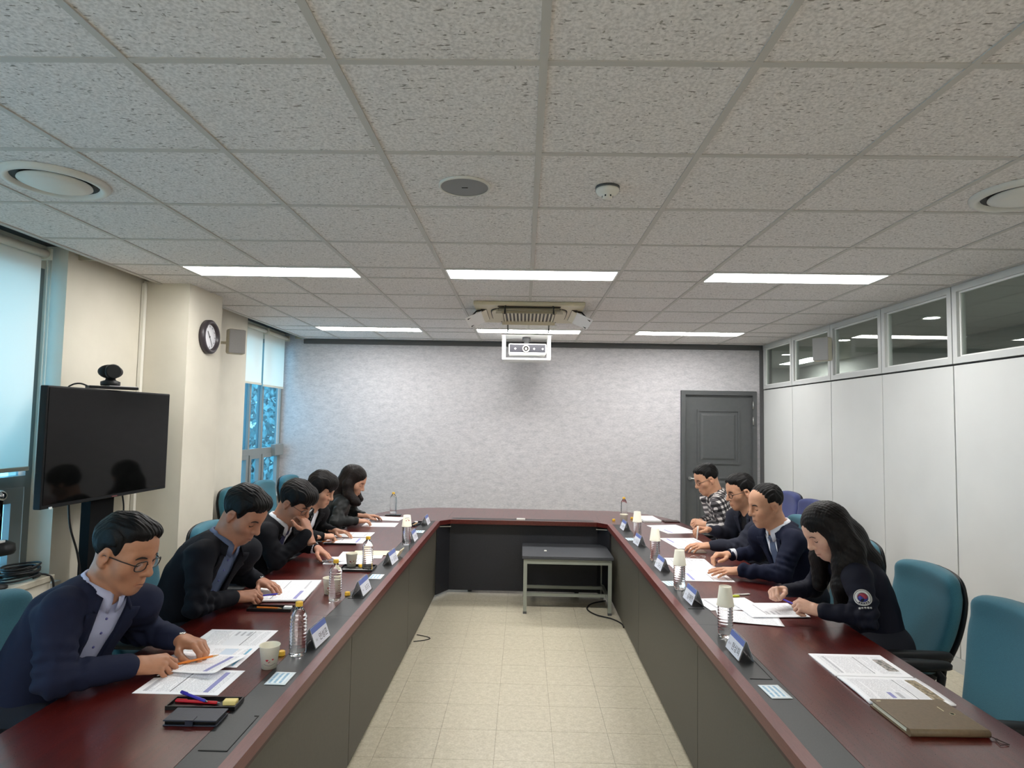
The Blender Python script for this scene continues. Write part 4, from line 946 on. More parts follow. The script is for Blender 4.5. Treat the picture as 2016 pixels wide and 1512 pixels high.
def person(label, base, neck, head, hyaw, hpitch, hroll, wR, wL, eR, eL, handR, handL, skin, hairc, hairstyle, top, opts=None):
    """world-space joints; base = point on the floor under the pelvis; F = facing direction"""
    o = dict(face=0.0, female=False, fine=1.0, head_s=1.03, hand_s=1.0, sho=.178, bulk=1.0, hunch=.03, pz=.615, v=None, lapel=False, collar=None, shirt=None, tie=None, glasses=None, watch=None, cuffs=None, hair_chains=None, sho_z=-.052, sho_f=.03)
    o.update(opts or {}); fem = o['female']; B0 = V3(base[0], base[1], 0)
    fa = math.radians(o['face']); Fd = V3(math.cos(fa), math.sin(fa), 0); L = V3(-math.sin(fa), math.cos(fa), 0)
    Pp = V3(base[0], base[1], o['pz']); N = V3(*neck); H = V3(*head); bk = o['bulk']
    A = N-Pp; ln = np.linalg.norm(A); A = A/ln; L = nrm(L-A*(L@A)); Fp = np.cross(L, A)
    def sp(t): return Pp+A*ln*t-Fp*o['hunch']*math.sin(PI*min(1, max(0, t)))
    SR = N-L*o['sho']+Fp*o['sho_f']+V3(0, 0, o['sho_z']); SL = N+L*o['sho']+Fp*o['sho_f']+V3(0, 0, o['sho_z'])
    wR, wL, eR, eL = [V3(*q) for q in (wR, wL, eR, eL)]
    root_parts = []
    # ---------- torso + sleeves
    fr = [(0.0, .128, 1.32), (.30, .120, 1.26), (.55, .122, 1.28), (.78, .112, 1.42), (.93, .075, 1.75)]
    if fem: fr = [(0.0, .120, 1.34), (.30, .100, 1.26), (.55, .106, 1.22), (.74, .104, 1.30), (.93, .062, 1.70)]
    def torso(F, off=0.0, k=.045):
        for (ta, ra, sa), (tb, rb, sb) in zip(fr[:-1], fr[1:]): F.add(capsule(sp(ta), sp(tb), ra*bk+off, rb*bk+off, L, (sa+sb)/2), k)
        for S in (SR, SL): F.add(capsule(N-A*.035, S-(S-N)*.12, .052*bk+off, .062*bk+off), k)
    su = .070*bk*(.86 if fem else 1); se = .055*bk*(.88 if fem else 1); sw = (.042 if not fem else .038)
    def arms(F, off=0.0, k=.03, cut=.028):
        for S, E_, W_ in ((SR, eR, wR), (SL, eL, wL)):
            F.add(capsule(S, E_, su+off, se+off), k); wd = nrm(W_-E_); F.add(capsule(E_, W_-wd*cut, se+off-.002, sw+off), .02)
    allp = np.array([Pp, N, SR, SL, eR, eL, wR, wL]); lo = allp.min(0)-.19; hi = allp.max(0)+.12; lo[2] = max(lo[2], .46)
    h = .0072*o['fine']
    Fj = Field(lo, hi, h); torso(Fj); tor = Fj.d.copy()
    def front_pt(t, v=0.0): p0 = sp(t)+L*v; return p0+Fp*ray_out(tor, Fj.o, h, p0, Fp)
    x, y, z = Fj.xyz((slice(None),)*3); rx, ry, rz = x-f32(Pp[0]), y-f32(Pp[1]), z-f32(Pp[2])
    T = (rx*f32(A[0])+ry*f32(A[1])+rz*f32(A[2]))/f32(ln); Vv = rx*f32(L[0])+ry*f32(L[1])+rz*f32(L[2]); U = rx*f32(Fp[0])+ry*f32(Fp[1])+rz*f32(Fp[2])
    if o['v']:
        tb, w0, w1 = o['v']; hw = np.interp(T.ravel(), [tb, .97], [w0, w1]).astype(f32).reshape(T.shape)
        td = Fj.d.copy(); wedge = np.maximum(np.maximum(np.abs(Vv)-hw, f32(-.0)-U-f32(.02)), f32(tb)-T)
        Fj.d = np.maximum(Fj.d, -np.maximum(wedge, -(td+f32(.024))))
    arms(Fj)
    cut = (T-f32(.965))*f32(ln)  # open neck
    Fj.d = np.maximum(Fj.d, np.where(np.sqrt(Vv**2+(U-f32(.005))**2) < f32(.075), cut, f32(-1)))
    Pj, Qj = nets(Fj.d, Fj.o, h); Pj = relax(Pj, Qj, 2, .45)
    # folds: rings round the elbows, drag lines over the torso
    nv = np.zeros(len(Pj))
    for S, E_, W_ in ((SR, eR, wR), (SL, eL, wL)):
        for a, b in ((S, E_), (E_, W_)):
            ba = b-a; l_ = np.linalg.norm(ba); t = (Pj-a)@ba/l_; d = np.linalg.norm(Pj-a-np.clip(t, 0, l_)[:, None]*ba/l_, axis=1)
            near = np.exp(-np.linalg.norm(Pj-E_, axis=1)**2/.010); msk = (d < .095)
            amp = .5+.5*np.tanh(1.5*fold_noise(Pj, 16, 21)); nv += msk*near*amp*.0095*np.sin(t*130+2.6*fold_noise(Pj, 15, 5))
            nv += msk*(1-near)*(1-amp)*.0048*np.sin(t*62+2.8*fold_noise(Pj, 13, 11))
    nv += .0034*fold_noise(Pj, 20, int(abs(base[1])*100)); nv += .0016*fold_noise(Pj, 52, 3)
    v1 = Pj[Qj[:, 2]]-Pj[Qj[:, 0]]; v2 = Pj[Qj[:, 3]]-Pj[Qj[:, 1]]; fn = np.cross(v1, v2); vn = np.zeros_like(Pj)
    for c in range(4): np.add.at(vn, Qj[:, c], fn)
    vn /= np.maximum(np.linalg.norm(vn, axis=1), 1e-9)[:, None]; Pj = Pj+vn*nv[:, None]
    over = (Pj[:, 0] > -1.545) & (Pj[:, 0] < 1.585); Pj[over, 2] = np.maximum(Pj[over, 2], .7215)
    # ---------- head
    hy, hp, hr = math.radians(hyaw)+fa, math.radians(hpitch), math.radians(hroll)
    hf = V3(math.cos(hy)*math.cos(hp), math.sin(hy)*math.cos(hp), -math.sin(hp)); hl = V3(-math.sin(hy), math.cos(hy), 0); hu = np.cross(hf, hl)
    hl, hu = hl*math.cos(hr)+hu*math.sin(hr), hu*math.cos(hr)-hl*math.sin(hr)
    HB = np.stack([hf, hl, hu], 0)*o['head_s']; toL = lambda p: (np.asarray(p)-H)@np.linalg.inv(HB)
    hh = .0026*o['fine']; Fh = head_field(toL(N-A*.03), fem, hh, o.get('jaw', .95)); Ph, Qh = nets(Fh.d, Fh.o, hh); Ph = relax(Ph, Qh, 1, .35)
    col = np.ones((len(Ph), 3))
    lipd = np.sqrt(((Ph[:, 0]-.092)/.5)**2+(np.maximum(0, np.abs(Ph[:, 1])-.016))**2+((Ph[:, 2]+.070)/.9)**2)
    w = np.exp(-(lipd/.009)**2)[:, None]; col = col*(1-w)+w*np.array([.84, .58, .56] if fem else [.86, .66, .62])
    for s in (-1, 1):
        w = .16*np.exp(-(np.linalg.norm(Ph-V3(.075, s*.04, -.03), axis=1)/.022)**2)[:, None]; col = col*(1-w)+w*np.array([1.02, .72, .66])
        w = .22*np.exp(-(np.linalg.norm(Ph-V3(-.01, s*.082, -.01), axis=1)/.022)**2)[:, None]; col = col*(1-w)+w*np.array([1.0, .70, .64])
    bodyP, bodyF, bodyC = [Ph@HB+H], [Qh], [col]
    # ---------- hands and hidden core
    keys = {}
    for nm, W_, E_, spec, left in (('R', wR, eR, handR, False), ('L', wL, eL, handL, True)):
        P_, Q_, c_, tp = hand_mesh(W_, V3(*spec[1]), V3(*spec[2]), left, spec[0], o['hand_s'], .0024*o['fine']); keys[nm] = tp
        P_[:, 2] = np.where((np.abs(P_[:, 0]) < 1.53), np.maximum(P_[:, 2], .7225), P_[:, 2])
        bodyP.append(P_); bodyF.append(Q_); bodyC.append(c_)
    Fc = Field(lo, hi, .013); torso(Fc, -.03); arms(Fc, -.018, .03, .0); Pc, Qc = nets(Fc.d, Fc.o, .013); bodyP.append(Pc); bodyF.append(Qc); bodyC.append(np.ones((len(Pc), 3)))
    offs = np.cumsum([0]+[len(p) for p in bodyP[:-1]]); BP = np.concatenate(bodyP)-B0; BF = np.concatenate([f+k for f, k in zip(bodyF, offs)])
    me = np_mesh('person', BP, BF, skin, np.concatenate(bodyC)); body = link('person', me, None, (base[0], base[1], 0)); tag(body, label, 'person', o.get('group'))
    # ---------- clothing
    link(top[0], np_mesh(top[0], Pj-B0, Qj, top[1]), body)
    if o['shirt']:
        Fs = Field(sp(.25)-.24, N+.2, .0085); torso(Fs, -.0105)
        x, y, z = Fs.xyz((slice(None),)*3); T2 = ((x-f32(Pp[0]))*f32(A[0])+(y-f32(Pp[1]))*f32(A[1])+(z-f32(Pp[2]))*f32(A[2]))
        Fs.d = np.maximum(Fs.d, T2-f32(ln*1.0)); Fs.d = np.maximum(Fs.d, f32(ln*.1)-T2)
        Ps, Qs = nets(Fs.d, Fs.o, .0085); Ps = relax(Ps, Qs, 2, .5)+0.0; link('shirt', np_mesh('shirt', Ps-B0, Qs, o['shirt']), body)
        # front placket buttons
        if not o['tie'] and o.get('buttons', True):
            for t in (.50, .62, .74, .85):
                r = np.interp(t, [q[0] for q in fr], [q[1] for q in fr])*bk; c = front_pt(t)-Fp*.0085-B0
                MB().sphere(tuple(c), (.005, .005, .005), 8, 6).build('button', mat('shirt button', rgb(88, 90, 150), 0.4), body)
    if o['collar']:
        nd = nrm(H+hu*-.06-hf*.03-N); up = nd; fw = nrm(Fp-up*(Fp@up)); lt = np.cross(up, fw); rn = .066 if not fem else .056
        mb = MB(); rows = [(rn+.001, -.01), (rn+.001, .040), (rn+.005, .044), (rn+.011, .030), (rn+.017, .004)]; ncol = 41; g = math.radians(9)
        grid = []
        for ri, (r, u_) in enumerate(rows):
            row = []
            for c in range(ncol):
                a = g+(2*PI-2*g)*c/(ncol-1); fx = math.cos(a); front = max(0, fx)**3
                rad = r+(.006*front if ri > 2 else 0); dn = u_-(.016*front+0.012)*(1 if fx > 0 else .3)-(front*.030 if ri == 4 else front*.012 if ri == 3 else 0)
                p = N+up*dn+fw*(rad*math.cos(a)*1.06)+lt*(rad*math.sin(a)); row.append(tuple(p-B0))
            grid.append(row)
        mb.loft(grid, cap=False, closed=False); ob = mb.build('collar', o['collar'], body); sm_ = ob.modifiers.new('thick', 'SOLIDIFY'); sm_.thickness = .0035; sm_.offset = 0
    if o['lapel']:
        tb, w0, w1 = o['v']
        for s_ in (-1, 1):
            grid = []
            for t in np.linspace(tb-.01, .94, 22):
                hw_ = np.interp(t, [tb, .97], [w0, w1])-.004; lw_ = np.interp(t, [tb, tb+.10, .74, .79, .80, .86, .94], [.006, .030, .068, .072, .040, .052, .050])
                grid.append([tuple(front_pt(t, s_*(hw_+lw_*q))+Fp*(.004+.008*q+.002*math.sin(PI*q))-B0) for q in (0, .25, .5, .75, 1.0)])
            mb = MB(); mb.loft(grid, cap=False, closed=False); ob = mb.build('lapel', top[1], body); sm_ = ob.modifiers.new('thick', 'SOLIDIFY'); sm_.thickness = .004; sm_.offset = 0
    if o['lapel'] and not o.get('nocollar'):
        nd = nrm(H+hu*-.06-hf*.03-N); up = nd; fw = nrm(Fp-up*(Fp@up)); lt = np.cross(up, fw); rn = .067 if not fem else .057; ncol = 33; g = math.radians(38); grid = []
        for ri, (r, u_) in enumerate([(rn+.008, -.02), (rn+.010, .022), (rn+.015, .026), (rn+.026, .010), (rn+.044, -.016)]):
            row = []
            for c in range(ncol):
                a = g+(2*PI-2*g)*c/(ncol-1); fx = math.cos(a); fr_ = max(0, fx)
                p = N+up*(u_-.030*fr_**1.5-.006)+fw*((r+.016*fr_)*math.cos(a)*1.05)+lt*(r*math.sin(a)); row.append(tuple(p-B0))
            grid.append(row)
        mb = MB(); mb.loft(grid, cap=False, closed=False); ob = mb.build('jacket_collar', top[1], body); sm_ = ob.modifiers.new('thick', 'SOLIDIFY'); sm_.thickness = .006; sm_.offset = 0
    if o['tie']:
        mb = MB(); rings = []
        for t, w in ((.955, .016), (.93, .021), (.905, .014), (.88, .020), (.75, .028), (.60, .034), (.48, .038)):
            r = np.interp(t, [q[0] for q in fr], [q[1] for q in fr])*bk; c = front_pt(t)-Fp*(.007 if t < .9 else .001); th = .0035 if t < .9 else .011
            rings.append([tuple(c+L*a*w+Fp*b*th-B0) for a, b in ((-1, -1), (-1, .3), (0, 1), (1, .3), (1, -1))])
        mb.loft(rings, smooth=False); mb.build('tie', o['tie'], body)
    # trousers and shoes
    Ft = Field(Pp+V3(-.62, -.34, -.61), Pp+V3(.62, .34, .14), .012); 
    for s in (-1, 1):
        hip = Pp+L*s*.085-V3(0, 0, .03); kn_ = Pp+Fd*.40+L*s*.11-V3(0, 0, .06); an = kn_+Fd*.02-V3(0, 0, .45)
        Ft.add(capsule(hip, kn_, .088, .066), .04); Ft.add(capsule(kn_, an, .062, .048), .03)
    Ft.add(capsule(Pp-L*.06, Pp+L*.06, .115, .115), .05); Pt, Qt = nets(Ft.d, Ft.o, .012); Pt = relax(Pt, Qt, 2, .5)
    link('trousers', np_mesh('trousers', Pt-B0, Qt, o.get('trousers') or M_trou), body)
    for s in (-1, 1):
        an = Pp+Fd*.42+L*s*.11; rings = []
        for u_, w, zt in ((-.07, .030, .075), (-.03, .038, .085), (.05, .042, .075), (.12, .044, .055), (.17, .036, .045), (.195, .015, .03)):
            c = an+Fd*u_; rings.append([tuple(V3(c[0], c[1], 0)+L*w*math.cos(q)+V3(0, 0, .002+zt*.5+zt*.5*math.sin(q))-B0) for q in [2*PI*k/12 for k in range(12)]])
        MB().loft(rings).build('shoe', M_shoe, body)
    # ---------- hair
    if hairstyle == 'long': Fr = hair_long([dict(c, pts=[(toL(V3(*p)) if c.get('world', True) else V3(*p), r) for p, r in c['pts']]) for c in o['hair_chains']], .0038*o['fine'])
    else: Fr = hair_men(hairstyle, .0029*o['fine'])
    Pr, Qr = nets(Fr.d, Fr.o, Fr.h); Pr = relax(Pr, Qr, 1, .4); hm = np_mesh('hair', Pr, Qr, hairc); hob = link('hair', hm, body)
    M4 = Matrix(((HB[0][0], HB[1][0], HB[2][0], H[0]-B0[0]), (HB[0][1], HB[1][1], HB[2][1], H[1]-B0[1]), (HB[0][2], HB[1][2], HB[2][2], H[2]-B0[2]), (0, 0, 0, 1)))
    hob.matrix_local = M4
    # ---------- face lines
    def onface(pts, off): return [Vector((surf_x(Fh, y_, z_)+off, y_, z_)) for y_, z_ in pts]
    def facepart(nm, mb, m): ob = mb.build(nm, m, body); ob.matrix_local = M4; return ob
    for s in (-1, 1):
        facepart('eyebrow', MB().tube(onface([(s*.014, .0215), (s*.024, .0245), (s*.034, .0255), (s*.044, .0225), (s*.050, .018)], .0005), [.0026, .0042, .0042, .0032, .0014] if not fem else [.0014, .0024, .0026, .0020, .0010], 6), M_dark)
        facepart('eyelid_line', MB().tube(onface([(s*.019, -.0035), (s*.026, -.0058), (s*.034, -.0066), (s*.042, -.0048), (s*.047, -.0015)], .0004), [.0010, .0018, .0021, .0021, .0012], 6), M_dark)
    facepart('mouth_line', MB().tube(onface([(-.021, -.0715), (-.010, -.0700), (0, -.0708), (.010, -.0700), (.021, -.0715)], .0002), [.0008, .0014, .0015, .0014, .0008], 6), M_lip)
    if o['glasses']:
        g = MB(); gm = o['glasses']
        for s in (-1, 1):
            ctr = V3(.097, s*.034, -.001); pts = [tuple(ctr+V3(-.006*abs(p)/.025*(1 if p*s > 0 else .2), p, q)) for p, q in superell(.025, .0165, 2, 24, 3)]
            g.tube(pts, .0019 if gm is M_spec else .0013, 6, closed=True); g.tube([(.090, s*.059, .004), (.05, s*.075, .006), (-.012, s*.081, .004), (-.03, s*.080, -.012)], .0019 if gm is M_spec else .0014, 6)
            lens = MB().add([tuple(V3(*p)) for p in pts], [list(range(24))]); facepart('lens', lens, M_lens)
        g.tube([(.098, -.010, .002), (.101, 0, .005), (.098, .010, .002)], .0012, 6); facepart('glasses', g, gm)
    for side, W_, E_ in (('R', wR, eR), ('L', wL, eL)):
        wd = nrm(W_-E_)
        if o['cuffs']:
            a = W_-wd*.045-B0; b = W_-wd*.012-B0; MB().tube([a, b], [sw-.004, sw-.005], 18).build('shirt_cuff', o['cuffs'], body)
        if o['watch'] and o['watch'][0] == side:
            n0 = nrm(V3(*(handR if side == 'R' else handL)[2])); n0 = nrm(n0-wd*(n0@wd)); l0 = np.cross(wd, n0); c = W_-wd*.004-B0
            MB().tube([tuple(c+n0*math.cos(q)*.0235+l0*math.sin(q)*.0305) for q in [2*PI*k/24 for k in range(24)]], .0042, 6, closed=True).build('watch_band', o['watch'][1], body)
            f = c+n0*.025; MB().lathe([(.015, -.003), (.015, .004), (.012, .005)], 18).build('watch_face', o['watch'][2], body, Vector(f), Vector(n0).to_track_quat('Z', 'Y').to_euler())
    return body, keys, dict(HB=HB, H=H, M4=M4, SR=SR, SL=SL, sp=sp, Fp=Fp, L=L, A=A, B0=B0, N=N, su=su)
M_trou = cloth_mat('dark trousers', rgb(36, 38, 46)); M_shoe = mat('black leather shoe', rgb(24, 22, 22), 0.35)
# ---- the nine people
SK1 = skin_mat('tanned skin', rgb(178, 128, 100)); SK2 = skin_mat('warm skin', rgb(176, 126, 102)); SK3 = skin_mat('light skin', rgb(196, 148, 122)); SK4 = skin_mat('pale skin', rgb(212, 168, 146)); SK5 = skin_mat('rosy skin', rgb(200, 150, 120))
HB1 = hair_mat('black hair', rgb(7, 6, 6), rgb(19, 17, 17)); HB2 = hair_mat('brown black hair', rgb(8, 6, 6), rgb(22, 17, 15)); HB3 = hair_mat('dark brown hair', rgb(10, 7, 7), rgb(31, 21, 18))
C_navy = cloth_mat('navy blazer wool', rgb(29, 35, 58)); C_blk = cloth_mat('blue black blazer wool', rgb(17, 19, 27)); C_suit = cloth_mat('black suit wool', rgb(14, 15, 21)); C_jkt = cloth_mat('black jacket cloth', rgb(20, 20, 23))
C_lea = cloth_mat('black soft leather', rgb(34, 36, 36), .45, 240, bump=.4); C_char = cloth_mat('charcoal navy jacket', rgb(40, 42, 54)); C_nsuit = cloth_mat('deep navy suit wool', rgb(20, 25, 46)); C_njk = cloth_mat('navy work jacket', rgb(18, 20, 34), .75)
S_lav = cloth_mat('lavender blue shirt', rgb(186, 192, 222), .8, 900, bump=.12, var=.95); S_gb = cloth_mat('grey blue shirt', rgb(98, 112, 142), .8, 900, bump=.15); S_wht = cloth_mat('white shirt', rgb(226, 227, 234), .8, 900, bump=.1, var=.97); S_blk = cloth_mat('black knit shirt', rgb(20, 20, 24))
T_drk = cloth_mat('dark blue tie', rgb(46, 50, 84), .6); T_gry = cloth_mat('grey blue tie', rgb(92, 104, 130), .6)
M_spec = mat('dark spectacle frame', rgb(32, 28, 28), 0.35); M_silver = mat('silver watch', rgb(190, 190, 188), 0.25, 1.0); M_wband = mat('dark watch strap', rgb(36, 26, 26), 0.5)
def plaid():
    m = mat('black and white checked flannel', rgb(40, 38, 40), .85); t = NT(m); co = t.coord('Object', rot=(0, 0.35, 0)); s = t.node('ShaderNodeSeparateXYZ'); t.link(co, s.inputs[0])
    def st(o, off): return t.math('GREATER_THAN', t.math('FRACT', t.math('ADD', t.math('MULTIPLY', o, 22.0), off)), .52)
    a = t.math('ADD', s.outputs[0], t.math('MULTIPLY', s.outputs[1], 0.8)); f = t.math('MULTIPLY', t.math('ADD', st(a, .1), st(s.outputs[2], .3)), .5)
    t.color(t.ramp(f, [(0.0, rgb(24, 22, 24)), (0.5, rgb(88, 84, 86)), (1.0, rgb(214, 208, 204))])); t.bump(t.noise(t.coord('Object'), 16, 3), .25, .006); return m
C_plaid = plaid()
G_P = 'people seated round the conference table'
keys = {}
_, keys['p1'], _ = person('person in navy blazer and lavender shirt writing with a pencil', (-1.76, 2.30), (-1.545, 2.30, 1.035), (-1.462, 2.30, 1.165), 13, 21, 0,
    (-1.385, 2.262, .775), (-1.355, 2.515, .778), (-1.535, 2.075, .80), (-1.565, 2.575, .80), ('pen', (.80, .52, -.12), (-.10, -.50, .85)), ('curl', (.92, -.32, -.05), (.05, .10, 1)),
    SK1, HB1, 'short', ('blazer', C_navy), dict(face=-20, v=(.18, .040, .064), lapel=True, shirt=S_lav, collar=S_lav, glasses=M_spec, watch=('L', M_silver, M_silver), head_s=1.09, jaw=1.04, bulk=1.06, sho=.172, sho_z=-.066, sho_f=.015, hand_s=1.10, group=G_P))
_, keys['p2'], _ = person('person in black blazer and grey blue shirt writing with a purple pen', (-1.70, 3.15), (-1.505, 3.15, 1.05), (-1.405, 3.15, 1.182), 6, 35, 0,
    (-1.425, 3.135, .775), (-1.425, 3.43, .775), (-1.50, 2.90, .795), (-1.585, 3.47, .81), ('pen', (.86, .46, -.06), (-.08, -.52, .84)), ('rest', (.86, -.46, -.10), (.15, -.05, 1)),
    SK2, HB1, 'full', ('blazer', C_blk), dict(face=-18, v=(.16, .046, .062), lapel=True, shirt=S_gb, collar=S_gb, watch=('L', M_wband, M_silver), hunch=.05, head_s=1.07, bulk=1.03, sho=.170, sho_z=-.062, sho_f=.015, group=G_P))
_, keys['p3'], _ = person('person in black suit and white shirt resting chin on one hand', (-1.74, 4.00), (-1.555, 4.00, 1.0), (-1.452, 4.00, 1.128), 4, 33, 0,
    (-1.338, 3.925, .950), (-1.37, 4.20, .80), (-1.50, 3.83, .79), (-1.57, 4.25, .81), ('chin', (-.42, .30, .86), (.86, -.36, .34)), ('rest', (.80, -.25, -.42), (.45, .10, .88)),
    SK2, HB2, 'swoop', ('suit_jacket', C_suit), dict(face=-16, v=(.36, .018, .066), lapel=True, shirt=S_wht, collar=S_wht, tie=T_drk, cuffs=S_wht, glasses=M_gold, hunch=.05, head_s=1.05, group=G_P))
_, keys['p4'], _ = person('person in black jacket and white top, fourth along the left side', (-1.80, 4.85), (-1.655, 4.85, .99), (-1.565, 4.85, 1.118), 2, 25, 0,
    (-1.50, 4.735, .778), (-1.49, 5.0, .775), (-1.66, 4.62, .80), (-1.66, 5.08, .80), ('pen', (.62, .76, -.10), (-.15, -.45, .88)), ('rest', (.95, -.25, -.06), (0, .1, 1)),
    SK3, HB2, 'bob', ('jacket', C_jkt), dict(female=True, face=-12, v=(.26, .040, .052), lapel=True, shirt=S_wht, collar=None, buttons=False, sho=.158, hand_s=.92, head_s=1.02, fine=1.2, group=G_P))
_, keys['p5'], _ = person('person in black leather jacket, farthest along the left side', (-1.74, 5.60), (-1.605, 5.60, .985), (-1.515, 5.60, 1.112), -2, 28, 0,
    (-1.44, 5.475, .778), (-1.46, 5.80, .775), (-1.585, 5.32, .795), (-1.60, 5.88, .80), ('rest', (.62, .76, -.10), (-.1, -.3, .95)), ('rest', (.86, .40, -.08), (0, .1, 1)),
    SK3, HB3, 'long', ('jacket', C_lea), dict(female=True, sho=.160, hand_s=.92, head_s=1.02, fine=1.25, group=G_P, hair_chains=[
        dict(pts=[((-1.515, 5.53, 1.19), .030), ((-1.545, 5.515, 1.09), .040), ((-1.535, 5.505, 1.00), .042), ((-1.475, 5.50, .945), .036), ((-1.44, 5.50, .925), .020)]),
        dict(pts=[((-1.515, 5.67, 1.19), .030), ((-1.545, 5.685, 1.09), .040), ((-1.535, 5.695, 1.00), .042), ((-1.48, 5.70, .94), .03)]),
        dict(pts=[((-1.56, 5.60, 1.17), .075), ((-1.62, 5.60, 1.06), .072), ((-1.66, 5.58, .97), .060), ((-1.67, 5.57, .90), .035)])]))
_, keys['p6'], _ = person('person in black and white checked shirt, farthest on the right', (1.86, 5.60), (1.73, 5.60, 1.055), (1.642, 5.60, 1.190), 4, 24, 0,
    (1.615, 5.70, .80), (1.615, 5.52, .80), (1.76, 5.80, .81), (1.745, 5.40, .81), ('pen', (-.80, -.45, .10), (-.05, .5, .85)), ('pen', (-.80, .45, .15), (-.05, -.5, .85)),
    SK5, HB1, 'short', ('checked_shirt', C_plaid), dict(face=180, collar=C_plaid, glasses=M_gold, head_s=1.03, fine=1.2, group=G_P))
_, keys['p7'], _ = person('person in charcoal jacket over black shirt holding a white pen upright', (1.88, 4.85), (1.765, 4.85, 1.025), (1.68, 4.85, 1.165), -6, 17, 0,
    (1.46, 4.94, .855), (1.405, 4.722, .775), (1.66, 5.02, .805), (1.62, 4.62, .795), ('curl', (-.90, -.20, .10), (-.1, .35, .9)), ('rest', (-.98, -.05, -.06), (0, -.25, .96)),
    SK5, HB1, 'short', ('jacket', C_char), dict(face=192, v=(.24, .046, .060), lapel=True, shirt=S_blk, buttons=False, glasses=M_spec, head_s=1.05, fine=1.1, group=G_P))
_, keys['p8'], _ = person('person in navy suit, white shirt and grey tie with hand flat on papers', (1.79, 4.05), (1.65, 4.05, 1.02), (1.565, 4.05, 1.165), -10, 14, 0,
    (1.405, 4.29, .80), (1.355, 3.933, .775), (1.61, 4.30, .81), (1.565, 3.80, .795), ('curl', (-.95, -.22, .02), (-.15, .10, .97)), ('flat', (-.99, .02, -.05), (0, -.18, .98)),
    SK5, HB1, 'recede', ('suit_jacket', C_nsuit), dict(face=198, v=(.30, .018, .070), lapel=True, shirt=S_wht, collar=S_wht, tie=T_gry, cuffs=S_wht, head_s=1.06, group=G_P))
b9, keys['p9'], q9 = person('person in navy jacket with round sleeve emblem holding a pen in both hands', (1.80, 3.20), (1.635, 3.20, 1.015), (1.535, 3.20, 1.150), 2, 34, 0,
    (1.372, 3.335, .815), (1.42, 3.045, .80), (1.58, 3.44, .80), (1.60, 2.95, .80), ('fist', (-.80, -.55, .12), (-.2, .45, .86)), ('fist', (-.88, .42, .18), (-.1, -.62, .78)),
    SK4, HB3 if False else HB2, 'long', ('jacket', C_njk), dict(face=180, female=True, sho=.162, hand_s=.94, head_s=1.03, group=G_P, hair_chains=[
        dict(pts=[((1.512, 3.128, 1.215), .022), ((1.550, 3.116, 1.12), .030), ((1.566, 3.108, 1.00), .036), ((1.562, 3.104, .90), .038), ((1.555, 3.106, .80), .026)]),
        dict(pts=[((1.575, 3.126, 1.19), .038), ((1.625, 3.100, 1.08), .042), ((1.635, 3.078, .96), .044), ((1.625, 3.074, .85), .034)]),
        dict(pts=[((1.510, 3.275, 1.215), .026), ((1.545, 3.290, 1.12), .036), ((1.555, 3.300, 1.00), .044), ((1.55, 3.30, .86), .036)]),
        dict(pts=[((1.58, 3.20, 1.20), .072), ((1.65, 3.20, 1.12), .074), ((1.73, 3.20, 1.00), .070), ((1.80, 3.19, .86), .052)])]))
# sleeve emblem of the navy jacket
def emblem():
    S, E_ = q9['SL'], V3(1.60, 2.95, .80); ax = nrm(E_-S); c0 = S+(E_-S)*.58; n = V3(-.42, -.88, .2); n = nrm(n-ax*(n@ax)); up = -ax; rt = np.cross(up, n); R0 = q9['su']*.92+.004
    def wp(u, v, hh=0): # wrap on the sleeve cylinder
        a = u/R0; q = c0+up*v+(n*math.cos(a)+rt*math.sin(a))*(R0+hh); return tuple(q-q9['B0'])
    def patch(poly_rings, name, m, hh): 
        mb = MB(); mb.loft([[wp(u, v, hh) for u, v in r] for r in poly_rings], cap=False, smooth=True); o = mb.build(name, m, b9); s = o.modifiers.new('thick', 'SOLIDIFY'); s.thickness = .0012; s.offset = 0
    def circ(r, n_=36): return [(r*math.cos(2*PI*k/n_), r*math.sin(2*PI*k/n_)) for k in range(n_)]
    M_ew = mat('emblem grey white', rgb(188, 188, 186), .7); M_er = mat('emblem red', rgb(130, 40, 60), .7); M_eb = mat('emblem blue', rgb(44, 52, 130), .7); M_ed = mat('emblem dark', rgb(34, 34, 52), .8)
    patch([circ(.0375), circ(.0335)], 'emblem_rim', M_ew, .0045); patch([circ(.0315), circ(.0215)], 'emblem_band', M_ew, .0045); patch([circ(.0332), circ(.0005)], 'emblem_ground', M_ed, .003)
    def half(sg):
        r = .0195; out = [(r*math.cos(a), sg*r*math.sin(a)) for a in [PI*k/16 for k in range(17)]]
        inn = [(r*(1-2*k/16), -.42*r*math.sin(2*PI*k/16)) for k in range(17)]; return [out, inn]
    for sg, m, nm in ((1, M_er, 'emblem_red'), (-1, M_eb, 'emblem_blue')):
        mb = MB(); a, b = half(sg); mb.loft([[wp(u, v, .0048) for u, v in a], [wp(u, v, .0048) for u, v in b]], cap=False, closed=False); o = mb.build(nm, m, b9); s = o.modifiers.new('thick', 'SOLIDIFY'); s.thickness = .001; s.offset = 0
    for k in range(5):
        u = -.022+.011*k; patch([[(u-.004, -.050), (u+.004, -.050), (u+.004, -.0505)], [(u-.004, -.0425), (u+.004, -.0425), (u+.004, -.0425)]], 'emblem_letter', M_ew, .0042)
    for k in range(5):
        a = PI*1.5+(k-2)*.34; u, v = .0265*math.cos(a), .0265*math.sin(a); patch([[(u-.003, v-.003), (u+.003, v-.003), (u+.003, v-.0031)], [(u-.003, v+.003), (u+.003, v+.003), (u+.003, v+.003)]], 'emblem_mark', M_ed, .0052)
emblem()
